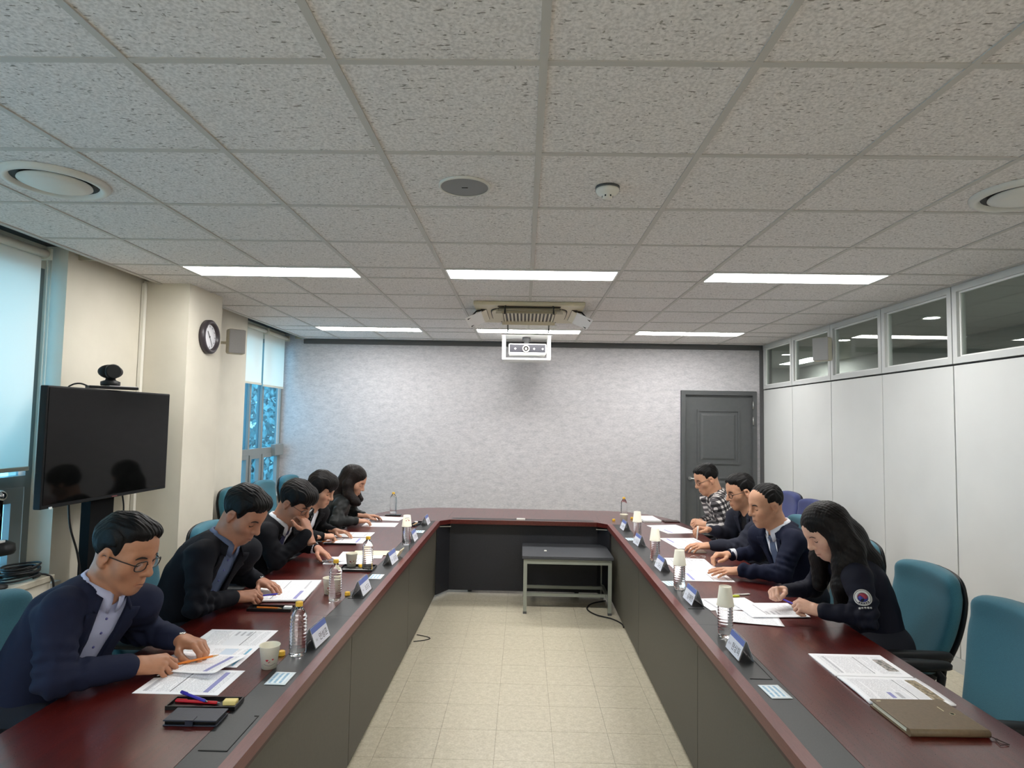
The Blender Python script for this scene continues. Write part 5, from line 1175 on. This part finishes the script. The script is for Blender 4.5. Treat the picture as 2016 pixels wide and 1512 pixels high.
# ================================================================== things on the table
TOP = TZ
def print_mat(name, rects=(), line=0.0062, dark=(0.42, 0.42, 0.46), base=rgb(250, 250, 253)):
    m = mat(name, base, 0.6, spec=0.2); t = NT(m); tc = t.node('ShaderNodeTexCoord'); s = t.node('ShaderNodeSeparateXYZ'); t.link(tc.outputs['Object'], s.inputs[0])
    u, v = s.outputs[0], s.outputs[1]; w, h = .21, .297
    ln = t.math('GREATER_THAN', t.math('FRACT', t.math('MULTIPLY', v, 1/line)), .56)
    nz = t.noise(t.coord('Object', (240, 1/line*.999, 1)), 1.0, 1); wd = t.math('GREATER_THAN', nz, .43)
    para = t.math('GREATER_THAN', t.noise(t.coord('Object', (6, 60, 1)), 1.0, 1), .40)
    mg = t.math('MULTIPLY', t.math('LESS_THAN', t.math('ABSOLUTE', u), w/2-.018), t.math('LESS_THAN', t.math('ABSOLUTE', v), h/2-.024))
    f = t.math('MULTIPLY', t.math('MULTIPLY', ln, wd), t.math('MULTIPLY', mg, para)); f = t.math('MULTIPLY', f, .62)
    c = t.mix(f, base, (*dark, 1))
    for (u0, u1, v0, v1, col) in rects:
        uu = t.math('MULTIPLY', t.math('GREATER_THAN', u, u0), t.math('LESS_THAN', u, u1)); vv = t.math('MULTIPLY', t.math('GREATER_THAN', v, v0), t.math('LESS_THAN', v, v1))
        if len(col) == 3:   # printed picture: mottled
            pc = t.ramp(t.noise(t.coord('Object', (70, 70, 1)), 1.0, 4), [(0.35, col[0]), (0.5, col[1]), (0.65, col[2])]); c = t.mix(t.math('MULTIPLY', uu, vv), c, pc)
        else: c = t.mix(t.math('MULTIPLY', uu, vv), c, col)
    t.color(c); return m
PU = rgb(150, 150, 200); GY = rgb(196, 196, 202); DG = rgb(120, 120, 126); BL = rgb(120, 178, 206); WH = rgb(240, 241, 245)
PM = [print_mat('printed report page, purple heading bar', ((-.085, .085, .086, .104, PU), (-.085, .085, -.03, -.026, DG), (-.085, .085, -.125, -.11, GY))),
      print_mat('printed report page with table', ((-.085, .085, -.02, .05, WH), (-.08, -.03, .035, .05, GY), (-.08, -.03, .01, .02, GY), (-.08, -.03, -.015, -.005, GY), (-.085, .085, .055, .058, DG))),
      print_mat('printed report page with grey band', ((-.085, .085, .09, .102, GY), (-.085, .085, -.02, -.017, DG))),
      print_mat('printed report page with blue bar', ((-.09, .09, .118, .128, BL), (-.085, .06, .02, .075, rgb(210, 222, 236)))),
      print_mat('printed page with dark photo strip', ((-.06, .06, -.128, -.085, (rgb(90, 90, 86), rgb(150, 146, 140), rgb(196, 182, 180))), (-.085, .085, .10, .108, GY), (-.085, .085, -.02, -.017, DG))),
      print_mat('printed page with brown photo', ((-.085, .085, -.128, -.088, (rgb(110, 104, 92), rgb(150, 134, 108), rgb(186, 172, 152))), (-.08, -.02, -.02, .055, WH), (-.075, -.03, .03, .045, PU), (-.075, -.03, .0, .015, GY), (-.085, .085, -.042, -.039, DG))),
      print_mat('plain printed page', ()),
      print_mat('printed page with pink edge', ((.094, .103, -.14, .14, rgb(240, 188, 200)),))]
def curl_sheet(w, h, th, fz, n=14, dx=None):
    """sheet w x h whose height over its base is fz(s,t), s,t in -1..1"""
    mb = MB(); top = []; bot = []
    for i in range(n+1):
        for j in range(n+1):
            s, t = -1+2*i/n, -1+2*j/n; z = fz(s, t); x = s*w/2+(dx(s, t) if dx else 0); top.append((x, t*h/2, z+th)); bot.append((x, t*h/2, z))
    q = [[i*(n+1)+j, (i+1)*(n+1)+j, (i+1)*(n+1)+j+1, i*(n+1)+j+1] for i in range(n) for j in range(n)]; N = len(top)
    fs = q+[[b+N for b in f[::-1]] for f in q]
    rim = [i*(n+1) for i in range(n+1)]+[n*(n+1)+j for j in range(1, n+1)]+[i*(n+1)+n for i in range(n-1, -1, -1)]+[j for j in range(n-1, 0, -1)]
    fs += [[a, a+N, b+N, b] for a, b in zip(rim, rim[1:]+rim[:1])]
    return mb.add(top+bot, fs, 0, True)
G_PAP = 'printed meeting papers'
def page(x, y, deg, mi, label, z=0.0, th=.0006, w=.21, h=.297, fz=None, nm='paper_sheet'):
    mb = curl_sheet(w, h, th, fz, 16) if fz else MB().b2((-w/2, -h/2, 0), (w/2, h/2, th))
    o = mb.build(nm, PM[mi] if isinstance(mi, int) else mi, None, (x, y, TOP+.0006+z), (0, 0, math.radians(deg))); return tag(o, label, 'paper', G_PAP)
LD, RD = -90, 90
page(-1.178, 2.268, LD, 0, 'printed sheet with purple bar lying nearest on the left table', 0, .0008)
page(-1.228, 2.712, LD+1, 1, 'printed sheet with a table, beyond the hands of the person in navy blazer')
page(-1.224, 2.500, LD+1, 3, 'printed sheet with blue bar behind the heart printed paper cup', .0012)
page(-1.240, 2.420, LD-8, 0, 'curling printed page under the pencil of the person in navy blazer', .0035, .0005, fz=lambda s, t: .003*(1+s)+.002*math.sin(s*2.2)+.009*max(0, t)**2)
page(-1.301, 3.552, -83.9, 2, 'farther page of the report under the person with the purple pen', .0, .0075)
page(-1.279, 3.341, -83.9, 0, 'nearer page of the report under the person with the purple pen', .0, .0085, fz=lambda s, t: .002*(1+math.sin(s*2)))
page(-1.150, 4.195, -86, 1, 'printed page with a lifted corner held by the person with chin on hand', .0, .006)
page(-1.115, 4.385, -84, 6, 'printed page beyond the paper cup of the person with chin on hand', .0, .002)
page(-1.255, 4.155, -120, 6, 'loose page corner lifted by the hand of the person in black suit', .007, .0005, .12, .13, fz=lambda s, t: .040*max(0, (s+t)*.5)**2+.001)
tag(MB().b2((-.16, -.07, 0), (.16, .07, .0012)).build('envelope', mat('cream envelope paper', rgb(236, 218, 184), .7), None, (-1.03, 4.455, TOP+.003), (0, 0, math.radians(4))), 'cream envelope tucked beyond the papers on the left table', 'envelope')
page(-1.370, 4.880, -86, 0, 'nearer printed page before the person in jacket and white top', .0, .003)
page(-1.375, 5.140, -88, 2, 'farther printed page before the person in jacket and white top', .0, .002)
page(-1.275, 5.640, -88, 7, 'printed page with pink edge before the person in leather jacket', .0, .002)
page(-1.290, 5.985, -96, 2, 'printed page under the hands of the person in leather jacket', .0, .004)
for k, d in enumerate((-1, 1)): page(1.369-.25*.1065*d, 5.73+.968*.1065*d, 104.5, (0, 2)[k], ['nearer', 'farther'][k]+' page of the report before the person in checked shirt', 0, .003)
for k, d in enumerate((-1, 1)): page(1.325-.12*.1065*d, 5.07+.993*.1065*d, 97, (2, 0)[k], ['nearer', 'farther'][k]+' page of the report before the person in charcoal jacket', 0, .003)
page(1.157, 3.970, RD, 0, 'nearest page of the report under the hand of the person in navy suit', 0, .003)
page(1.155, 4.182, RD, 1, 'middle page of the report before the person in navy suit', 0, .0035)
page(1.150, 4.400, RD-2, 2, 'farthest page of the report before the person in navy suit, under spectacles', 0, .002)
page(1.292, 3.288, RD+4, 1, 'printed booklet page under the pen of the person with the sleeve emblem', .004, .004, .235)
page(1.135, 3.165, RD-12, 6, 'plain sheet with a curled corner beside the printed booklet on the right', 0, .0008, fz=lambda s, t: .006*max(0, -s-.2)**2+.004*max(0, t)**2)
page(1.110, 3.395, RD+9, 2, 'printed sheet partly under the water bottle by the person with the sleeve emblem', 0, .0025)
page(1.360, 2.575, RD, 4, 'open report page with dark photo strip nearest on the right table', 0, .004, .225)
page(1.361, 2.340, RD, 5, 'open report page with brown photo beside the brown notebook', 0, .006, .222, fz=lambda s, t: .003*(1-s*s))

# ---- water bottles with yellow caps, paper cups
def make_bottle_mat():
    m = mat('clear ribbed bottle of water', (1, 1, 1, 1), 0.02, trans=1.0, ior=1.33, spec=0.5); return m
M_pet = make_bottle_mat()
M_cap = mat('yellow plastic cap', rgb(226, 178, 44), 0.4)
def bottle_prof():
    pr = [(0.0001, .004), (.020, .003), (.0285, .0), (.0325, .006), (.0335, .02)]
    z = .03
    while z < .135:
        pr += [(.0335, z), (.0318, z+.004), (.0335, z+.008)]; z += .0125
    pr += [(.0335, .14), (.0325, .150), (.029, .163), (.022, .177), (.0145, .186), (.0125, .190), (.0125, .196)]
    return pr
bot_me = MB().lathe(bottle_prof(), 28).mesh('bottle_body', M_pet)
def cap_prof(): return [(.0150, 0), (.0150, .003), (.0142, .004), (.0142, .015), (.0125, .017), (.0001, .017)]
cap_me = MB().lathe(cap_prof(), 20).mesh('bottle_cap', M_cap)
M_cup = mat_noise('off white paper cup', rgb(232, 228, 212), rgb(228, 223, 206), 20, 0.6)
def cup_mesh():
    o = [(1.08*a if a > .001 else a, b*1.12) for a, b in [(.0001, .004), (.0235, .004), (.0235, .0), (.025, .0), (.0345, .072), (.0355, .073), (.0362, .0745), (.0355, .076), (.0345, .075), (.0335, .072), (.0240, .006), (.0001, .006)]]
    return MB().lathe(o, 28).mesh('paper_cup', M_cup)
cup_me = cup_mesh(); M_red = mat('red heart print', rgb(176, 34, 56), .6); M_prt = mat('grey print line', rgb(150, 140, 136), .6)
def heart(sz, cx=0, cz=0):
    return [(cx+sz*.0625*16*math.sin(t)**3, cz+sz*.0625*(13*math.cos(t)-5*math.cos(2*t)-2*math.cos(3*t)-math.cos(4*t))) for t in [2*PI*k/24 for k in range(24)]]
def cup_print(parent, ang):
    def wrap(u, z): 
        r = 1.08*(.0250+.0095*(z/1.12)/.072)+.0006; a = ang+u/r; return (r*math.cos(a), r*math.sin(a), z)
    for sz, cx, cz in ((.0052, -.010, .036), (.0040, .011, .038), (.0022, -.004, .028), (.002, .0, .030)):
        MB().add([wrap(u, z) for u, z in heart(sz, cx, cz)], [list(range(24))]).build('heart_print', M_red, parent)
    pts = [(-.022+.044*k/12, .022-.006*math.sin(PI*k/12)) for k in range(13)]; mb = MB()
    mb.loft([[wrap(u, z+.0012) for u, z in pts], [wrap(u, z-.0012) for u, z in pts]], cap=False, closed=False); mb.build('curve_print', M_prt, parent)
def bottle(x, y, label, cap=True, rz=0.0):
    t = thing('water_bottle', label, 'bottle', (x, y, TOP+.0008), rz, 'water bottles'); link('bottle_body', bot_me, t)
    if cap: link('bottle_cap', cap_me, t, (0, 0, .193))
    return t
def cup(x, y, z, label, inverted, ang=None, deg=0):
    o = thing('paper_cup', label, 'cup', (x, y, z), 0, 'paper cups'); c = link('cup_body', cup_me, o)
    if inverted: c.rotation_euler = (PI, 0, 0); c.location = (0, 0, .0851)
    if ang is not None:
        q = bpy.data.objects.new('cup_print', None); 
        cup_print(c, ang)
    return o
bottle(-.895, 2.545, 'water bottle with yellow cap beside the nearest left name plate')
bottle(-.975, 3.305, 'half full water bottle with yellow cap standing before a paper cup')
bottle(-.969, 3.960, 'water bottle with yellow cap on the left table, third from the camera')
bottle(-.877, 4.780, 'water bottle on the left table carrying an upturned paper cup')
bottle(-1.311, 6.36, 'water bottle with yellow cap at the far left corner of the table')
bottle(1.028, 6.33, 'water bottle with yellow cap at the far right corner of the table')
bottle(.960, 5.225, 'water bottle under the upturned cup with red print')
bottle(.936, 4.415, 'water bottle under an upturned cup before the person in charcoal jacket')
bottle(.922, 3.680, 'water bottle under an upturned cup before the person in navy suit')
bottle(.930, 2.885, 'water bottle under an upturned cup nearest on the right')
ZB = TOP+.139
cup(-.877, 4.780, ZB, 'upturned paper cup on the bottle on the left table', True, 1.2)
cup(.960, 5.225, ZB, 'upturned paper cup with red print, farthest on the right', True, -1.2)
cup(.936, 4.415, ZB, 'plain upturned paper cup on the bottle before the charcoal jacket', True)
cup(.922, 3.680, ZB, 'plain upturned paper cup on the bottle before the person in navy suit', True)
cup(.930, 2.885, ZB, 'plain upturned paper cup on the nearest right bottle', True)
cup(-.955, 2.412, TOP+.0008, 'paper cup with red hearts standing nearest on the left table', False, -1.15)
cup(-1.041, 3.425, TOP+.0008, 'paper cup standing behind the half full water bottle', False, -1.2)
cup(-1.094, 4.045, TOP+.0025, 'paper cup standing on the dark tray before the person in black suit', False, -1.2)
cup(.978, 6.02, TOP+.0008, 'paper cup standing before the far right water bottle', False)
def loose_cap(x, y, label, tilt=0): 
    o = link('bottle_cap', cap_me, None, (x, y, TOP+.0006), (0, 0, tilt)); return tag(o, label, 'bottle cap', 'loose yellow caps')
loose_cap(-.956, 2.535, 'loose yellow cap behind the heart printed paper cup'); loose_cap(-.935, 3.40, 'loose yellow cap beside the half full water bottle'); loose_cap(-1.030, 4.032, 'loose yellow cap beside the paper cup on the dark tray')
loose_cap(.902, 6.16, 'loose yellow cap on the wood near the far right corner'); loose_cap(1.104, 6.30, 'loose yellow cap beside the white box at the far right')

# ---- name plates (clear folded acrylic with printed card)
M_acr = mat('clear acrylic', (1, 1, 1, 1), 0.05, trans=0.9, ior=1.3); M_card = mat('white card', rgb(226, 228, 238), .5); M_head = mat('blue card heading', rgb(98, 116, 180), .5); M_ink = mat('black ink', rgb(36, 36, 44), .6); M_ink2 = mat('grey ink', rgb(120, 122, 134), .6)
def text_mesh(txt, size):
    cu = bpy.data.curves.new('txt', 'FONT'); cu.body = txt; cu.size = size; cu.align_x = 'CENTER'; cu.align_y = 'CENTER'
    o = bpy.data.objects.new('txt', cu); COL.objects.link(o); dg = bpy.context.evaluated_depsgraph_get(); me = bpy.data.meshes.new_from_object(o.evaluated_get(dg)); bpy.data.objects.remove(o); return me
def smudge_mesh(n, size, seed):
    rnd = random.Random(seed); mb = MB()
    for k in range(n):
        cx = (k-(n-1)/2)*size*1.02
        for j in range(5):
            if j % 2: mb.box((cx+rnd.uniform(-.2, .2)*size, rnd.uniform(-.3, .3)*size, 0), (size*.09, size*rnd.uniform(.3, .55), .0001))
            else: mb.box((cx, (j/4-.5)*size*.75, 0), (size*rnd.uniform(.4, .75), size*.09, .0001))
    return mb.mesh('lettering', M_ink)
def nameplate(x, y, side, deg, label, name, small, seed):
    # ridge along local x (world Y); printed face looks to +local y (towards the aisle)
    t = thing('name_plate', label, 'name plate', (x, y, TOP+.0003), math.radians(deg-90 if side < 0 else deg+90), 'name plates')
    w, hh, dp = .165, .080, .030; sl = math.atan2(dp, hh); ls = math.hypot(dp, hh)
    for s in (-1, 1):
        MB().box((0, s*dp/2, hh/2+.001), (w, .0022, ls), (s*sl, 0, 0)).build('acrylic_leaf', M_acr, t)
    # card with heading and lettering, lying in the aisle-facing leaf
    f = bpy.data.objects.new('card_face', MB().b2((-w/2+.003, -ls/2+.002, 0), (w/2-.003, ls/2-.002, .0008)).mesh('card_face', M_card)); COL.objects.link(f); f.parent = t
    f.location = (0, dp/2+.0022, hh/2+.001); f.rotation_euler = (PI/2-sl, 0, PI)
    def on(me, nm, m, px_, py_, dz):
        if m and not me.materials: me.materials.append(m)
        o = link(nm, me, f, (px_, py_, dz)); return o
    on(MB().b2((-w/2+.003, .017, .0008), (w/2-.003, ls/2-.002, .0011)).mesh('card_heading', M_head), 'card_heading', None, 0, 0, 0)
    on(text_mesh(name, .034) if name else smudge_mesh(3, .026, seed), 'name_lettering', M_ink, .022, -.014, .0014)
    on(smudge_mesh(small, .010, seed+7), 'title_lettering', M_ink2, -.052, -.014, .0012)
    b = bpy.data.objects.new('card_back', MB().b2((-w/2+.003, -ls/2+.002, 0), (w/2-.003, ls/2-.002, .0008)).mesh('card_back', M_card)); COL.objects.link(b); b.parent = t
    b.location = (0, -dp/2-.0022, hh/2+.001); b.rotation_euler = (PI/2-sl, 0, 0)
    link('card_heading', MB().b2((-w/2+.003, .017, .0008), (w/2-.003, ls/2-.002, .0011)).mesh('card_heading', M_head), b)
nameplate(-.868, 2.690, -1, -3, 'folded name plate beside the nearest left water bottle', '안성훈', 2, 1)
nameplate(-.872, 3.455, -1, -2, 'folded name plate before the person with the purple pen', None, 2, 2)
nameplate(-.868, 4.180, -1, -3, 'folded name plate before the person in black suit', None, 2, 3)
nameplate(-.862, 4.958, -1, 0, 'folded name plate before the person in jacket and white top', None, 2, 4)
nameplate(-.878, 5.730, -1, 0, 'folded name plate farthest on the left strip', None, 2, 5)
nameplate(.918, 2.668, 1, 0, 'folded name plate nearest on the right strip', '현상희', 3, 6)
nameplate(.931, 3.425, 1, 2, 'folded name plate before the person with the sleeve emblem', '김재헌', 2, 7)
nameplate(.931, 4.170, 1, 2, 'folded name plate before the person in navy suit', None, 3, 8)
nameplate(.932, 4.980, 1, 4, 'folded name plate before the person in charcoal jacket', None, 3, 9)
nameplate(.932, 5.665, 1, 3, 'folded name plate farthest on the right strip', None, 3, 10)

# ---- wet tissue sachets
def tissue_mat():
    m = mat('white sachet with pale blue print', rgb(226, 236, 240), .4); t = NT(m); tc = t.node('ShaderNodeTexCoord'); s = t.node('ShaderNodeSeparateXYZ'); t.link(tc.outputs['Object'], s.inputs[0])
    ln = t.math('GREATER_THAN', t.math('FRACT', t.math('MULTIPLY', s.outputs[0], 52)), .5); mg = t.math('MULTIPLY', t.math('LESS_THAN', t.math('ABSOLUTE', s.outputs[0]), .030), t.math('LESS_THAN', t.math('ABSOLUTE', s.outputs[1]), .044))
    nz = t.math('GREATER_THAN', t.noise(t.coord('Object', (30, 240, 1)), 1, 1), .42); t.color(t.mix(t.math('MULTIPLY', t.math('MULTIPLY', ln, mg), t.math('ADD', t.math('MULTIPLY', nz, .5), .35)), rgb(228, 238, 242), rgb(96, 160, 196))); return m
M_tis = tissue_mat()
def sachet(x, y, deg, label):
    mb = curl_sheet(.076, .112, .001, lambda s, t: .0022*max(0, (1-abs(s)**3))*max(0, 1-abs(t)**3), 10); o = mb.build('tissue_sachet', M_tis, None, (x, y, TOP+.0004), (0, 0, math.radians(deg))); return tag(o, label, 'sachet', 'wet tissue sachets')
sachet(-.873, 2.315, 0, 'pale blue tissue sachet on the inlay nearest on the left'); sachet(-.874, 3.805, 0, 'pale blue tissue sachet on the left inlay between the second and third name plates'); sachet(-.870, 5.345, 0, 'pale blue tissue sachet on the left inlay, farthest one')
sachet(.921, 2.310, 4, 'pale blue tissue sachet on the inlay nearest on the right'); sachet(.900, 3.800, 8, 'pale blue tissue sachet beside the bottle of the person in navy suit'); sachet(.905, 5.200, 5, 'pale blue tissue sachet on the right inlay, farthest one')

# ---- trays, pens, phones, notebooks
M_tray = mat('black tray plastic', rgb(20, 20, 21), .3); M_blue = mat('violet blue pen', rgb(62, 52, 168), .35); M_redp = mat('red pen', rgb(196, 34, 44), .35); M_oran = mat('orange pencil paint', rgb(232, 132, 40), .45); M_tip = mat('bare pencil wood', rgb(216, 176, 128), .7); M_whp = mat('white pen plastic', rgb(232, 230, 226), .4)
def tray(x, y, deg, w, d, label, m=None):
    t = thing('pen_tray', label, 'tray', (x, y, TOP+.0004), math.radians(deg), 'pen trays')
    MB().b2((-w/2, -d/2, 0), (w/2, d/2, .003)).build('tray_floor', m or M_tray, t)
    r = MB(); r.b2((-w/2, -d/2, .003), (w/2, -d/2+.004, .013)).b2((-w/2, d/2-.004, .003), (w/2, d/2, .013)).b2((-w/2, -d/2+.004, .003), (-w/2+.004, d/2-.004, .013)).b2((w/2-.004, -d/2+.004, .003), (w/2, d/2-.004, .013)); r.build('tray_rim', m or M_tray, t); return t
def pen(a, b, m, label, r=.0042, pencil=False, clip=True):
    a, b = Vector(a), Vector(b); d = (b-a); L_ = d.length; q = d.to_track_quat('Z', 'Y').to_euler()
    t = thing('pencil' if pencil else 'pen', label, 'pencil' if pencil else 'pen', a, 0, 'pens and pencils'); t.rotation_euler = q
    if pencil:
        MB().lathe([(r*.95, 0), (r, .002), (r, L_-.022)], 6, smooth=False).build('shaft', m, t); MB().lathe([(r, L_-.022), (.0012, L_-.003)], 8).build('sharpened_wood', M_tip, t); MB().lathe([(.0012, L_-.003), (.0002, L_)], 8).build('lead', M_ink, t)
    else:
        MB().lathe([(r*.7, 0), (r, .004), (r, L_-.016), (r*.75, L_-.010)], 12).build('barrel', m, t); MB().lathe([(r*.75, L_-.010), (.0009, L_-.001), (.0004, L_)], 10).build('pen_tip', M_steel, t)
        if clip: MB().box((0, r+.0012, .022), (.0026, .0014, .036)).build('clip', m, t)
    return t
def block(nm, lo, hi, loc, deg, m, label, cat, bev=.003):
    return tag(MB().b2(lo, hi, bev=bev).build(nm, m, None, loc, (0, 0, math.radians(deg))), label, cat)
tray(-1.035, 2.090, 2, .225, .075, 'black pen tray behind the phone wallet, nearest on the left')
pen((-1.140, 2.100, TOP+.0085), (-.985, 2.092, TOP+.0085), M_redp, 'red pen lying in the nearest black tray', .005)
pen((-1.150, 2.150, TOP+.0150), (-1.020, 2.075, TOP+.0185), M_blue, 'violet blue pen lying across the nearest black tray', .0048)
block('eraser', (-.022, -.013, 0), (.022, .013, .015), (-.953, 2.095, TOP+.0040), 4, mat('yellow eraser', rgb(236, 214, 140), .6), 'pale yellow eraser in the nearest black tray', 'eraser')
ph = thing('phone_wallet', 'dark navy leather phone wallet lying nearest on the left table', 'phone case', (-1.012, 1.990, TOP+.0004), math.radians(1))
M_leat = mat_noise('dark navy leather', rgb(40, 44, 58), rgb(34, 37, 50), 60, .45, bump=.2, bscale=300)
MB().b2((-.082, -.043, 0), (.082, .043, .004), bev=.0015).build('lower_cover', M_leat, ph); MB().b2((-.078, -.040, .004), (.078, .040, .014), bev=.002).build('phone', M_scr, ph); MB().b2((-.082, -.043, .014), (.082, .043, .0185), bev=.0018).build('upper_cover', M_leat, ph)
MB().b2((-.012, -.046, .002), (.012, -.043, .020)).b2((-.012, -.046, .0185), (.012, -.018, .0205)).build('strap', M_leat, ph)
tray(-1.235, 3.120, 0, .22, .07, 'pen tray with an orange pencil before the purple pen user')
pen((-1.310, 3.125, TOP+.008), (-1.180, 3.118, TOP+.008), M_oran, 'orange pencil lying in the tray before the report', .0042, True)
block('eraser', (-.020, -.012, 0), (.020, .012, .013), (-1.155, 3.125, TOP+.0040), 2, mat('white eraser', rgb(232, 232, 232), .6), 'white eraser in the tray with the orange pencil', 'eraser')
tray(-1.035, 3.985, 1, .21, .150, 'dark tray carrying a paper cup before the person in black suit')
pen((-1.115, 3.925, TOP+.0085), (-.950, 3.930, TOP+.0085), M_whp, 'white pen lying at the front of the dark tray', .0045)
tray(-1.365, 4.720, 2, .24, .012, 'slim dark tray edge before the person in jacket and white top')
t5 = tray(-.962, 5.70, 80, .24, .070, 'small dark tray of pens beside the farthest left name plate')
pen((-.972, 5.62, TOP+.009), (-.955, 5.76, TOP+.009), M_tip, 'light wooden pencil in the farthest left tray', .0045, True); block('eraser', (-.016, -.012, 0), (.016, .012, .012), (-.975, 5.785, TOP+.0040), 0, MATS['white eraser'], 'white eraser in the farthest left tray', 'eraser')
block('mobile_phone', (-.078, -.038, 0), (.078, .038, .009), (-1.275, 6.20, TOP+.0004), 4, M_scr, 'dark mobile phone beyond the person in leather jacket', 'phone')
block('white_box', (-.085, -.15, 0), (.085, .15, .020), (1.258, 6.245, TOP+.0004), 5, mat('white carton', rgb(230, 230, 228), .6), 'flat white box at the far right corner of the table', 'box')
block('notebook', (-.075, -.05, 0), (.075, .05, .010), (1.462, 6.165, TOP+.0004), 4, mat('dark brown cover', rgb(52, 34, 30), .5), 'dark brown notebook beside the flat white box', 'notebook')
block('notebook', (-.055, -.04, 0), (.055, .04, .008), (1.325, 4.745, TOP+.0004), 2, mat('pale notepad', rgb(214, 206, 196), .6), 'pale notepad under the hand of the person in charcoal jacket', 'notepad')
pen((1.195, 3.560, TOP+.0052), (1.300, 3.590, TOP+.0052), M_whp, 'white pen lying behind the nearest right bottle', .0045)
block('highlighter', (-.035, -.006, 0), (.035, .006, .011), (1.185, 3.535, TOP+.0004), 12, mat('lime highlighter', rgb(206, 216, 70), .4), 'lime yellow highlighter behind the upturned cup on the right', 'highlighter')
# spectacles lying on the papers
sg = thing('spectacles', 'pair of thin spectacles lying on the papers of the person in navy suit', 'spectacles', (1.235, 4.420, TOP+.0055), math.radians(12))
g = MB()
for s in (-1, 1):
    g.tube([(s*.034+p, .0, .018+q) for p, q in superell(.025, .017, 2, 24, 3)], .0013, 6, closed=True); 
g.tube([(-.009, 0, .022), (0, 0, .025), (.009, 0, .022)], .0012, 6); g.build('frame', M_silver, sg)
for s in (-1, 1): MB().tube([(s*.060, 0, .022), (s*.062, .06, .012), (s*.060, .12, .003)], .0013, 6).build('temple', M_silver, sg)
# brown notebook with elastic loop
nb = thing('notebook', 'brown leather notebook with gold mark nearest on the right table', 'notebook', (1.335, 2.115, TOP+.0004), math.radians(1.5))
M_brn = mat_noise('taupe leather cover', rgb(112, 94, 70), rgb(102, 85, 62), 80, .5, bump=.15, bscale=400)
MB().b2((-.125, -.106, 0), (.125, .106, .004), bev=.0015).build('back_cover', M_brn, nb); MB().b2((-.118, -.098, .004), (.118, .100, .019)).build('page_block', mat('page edges', rgb(228, 222, 200), .7), nb); MB().b2((-.125, -.106, .019), (.125, .106, .0235), bev=.0018).build('front_cover', M_brn, nb)
MB().lathe([(.012, -.125), (.012, .125)], 12, axis='X', c=(0, -.102, .0118)).build('spine', M_brn, nb)
M_au = mat('gilt stamp', rgb(214, 206, 170), .3, .6); MB().lathe([(.008, .0236), (.008, .0242), (.0062, .0242), (.0062, .0236)], 20, c=(.085, .0, 0)).build('gold_mark', M_au, nb); MB().b2((.068, .018, .0236), (.071, .050, .0242)).build('gold_line', M_au, nb); MB().b2((-.112, .085, .0236), (-.098, .090, .0242)).build('gold_line', M_au, nb)
MB().tube([(.115, -.108, .010), (.135, -.120, .004), (.150, -.150, .003), (.118, -.155, .003), (.128, -.125, .004), (.14, -.115, .003)], .0016, 6).build('ribbon', mat('dark ribbon', rgb(54, 30, 28), .6), nb)
# small folded card standing at the edge of the left strip
tag(MB().box((0, 0, .030), (.004, .10, .058), (0, .5, 0)).build('note_card', mat('cream card', rgb(238, 228, 196), .6), None, (-.838, 4.345, TOP+.002), (0, 0, math.radians(-4))), 'small cream card standing beside a left name plate', 'card')

# ---- pens in hands (placed from the hand joints)
def grip(k, s): return (V3(*keys[k][s]['t'])+V3(*keys[k][s][0]))*.5
gp = grip('p1', 'R'); tp_ = V3(-1.165, 2.445, TOP+.030); d = nrm(gp+V3(0, 0, .008)-tp_); pen(tuple(tp_+d*.165), tuple(tp_), M_oran, 'orange pencil held by the person in navy blazer', .0042, True)
gp = grip('p2', 'R'); pen(tuple(gp-V3(.05, .03, -.012)), tuple(gp+V3(.085, .055, .012)), M_blue, 'violet pen held by the person in black blazer', .0045)
a, b = grip('p9', 'R'), grip('p9', 'L'); d = nrm(b-a); pen(tuple(a-d*.03), tuple(a+d*.11), MATS['violet blue pen'], 'violet pen held between two hands of the person with the sleeve emblem', .0042)
gp = grip('p7', 'R'); pen(tuple(gp+V3(0, 0, .06)), tuple(gp-V3(.01, 0, .05)), M_whp, 'white pen held upright by the person in charcoal jacket', .0050)
gp = grip('p4', 'R'); tp_ = V3(gp[0]+.05, gp[1]+.03, TOP+.008); d = nrm(gp-tp_); pen(tuple(tp_+d*.13), tuple(tp_), M_oran, 'orange pencil held by the person in jacket and white top', .0042, True)
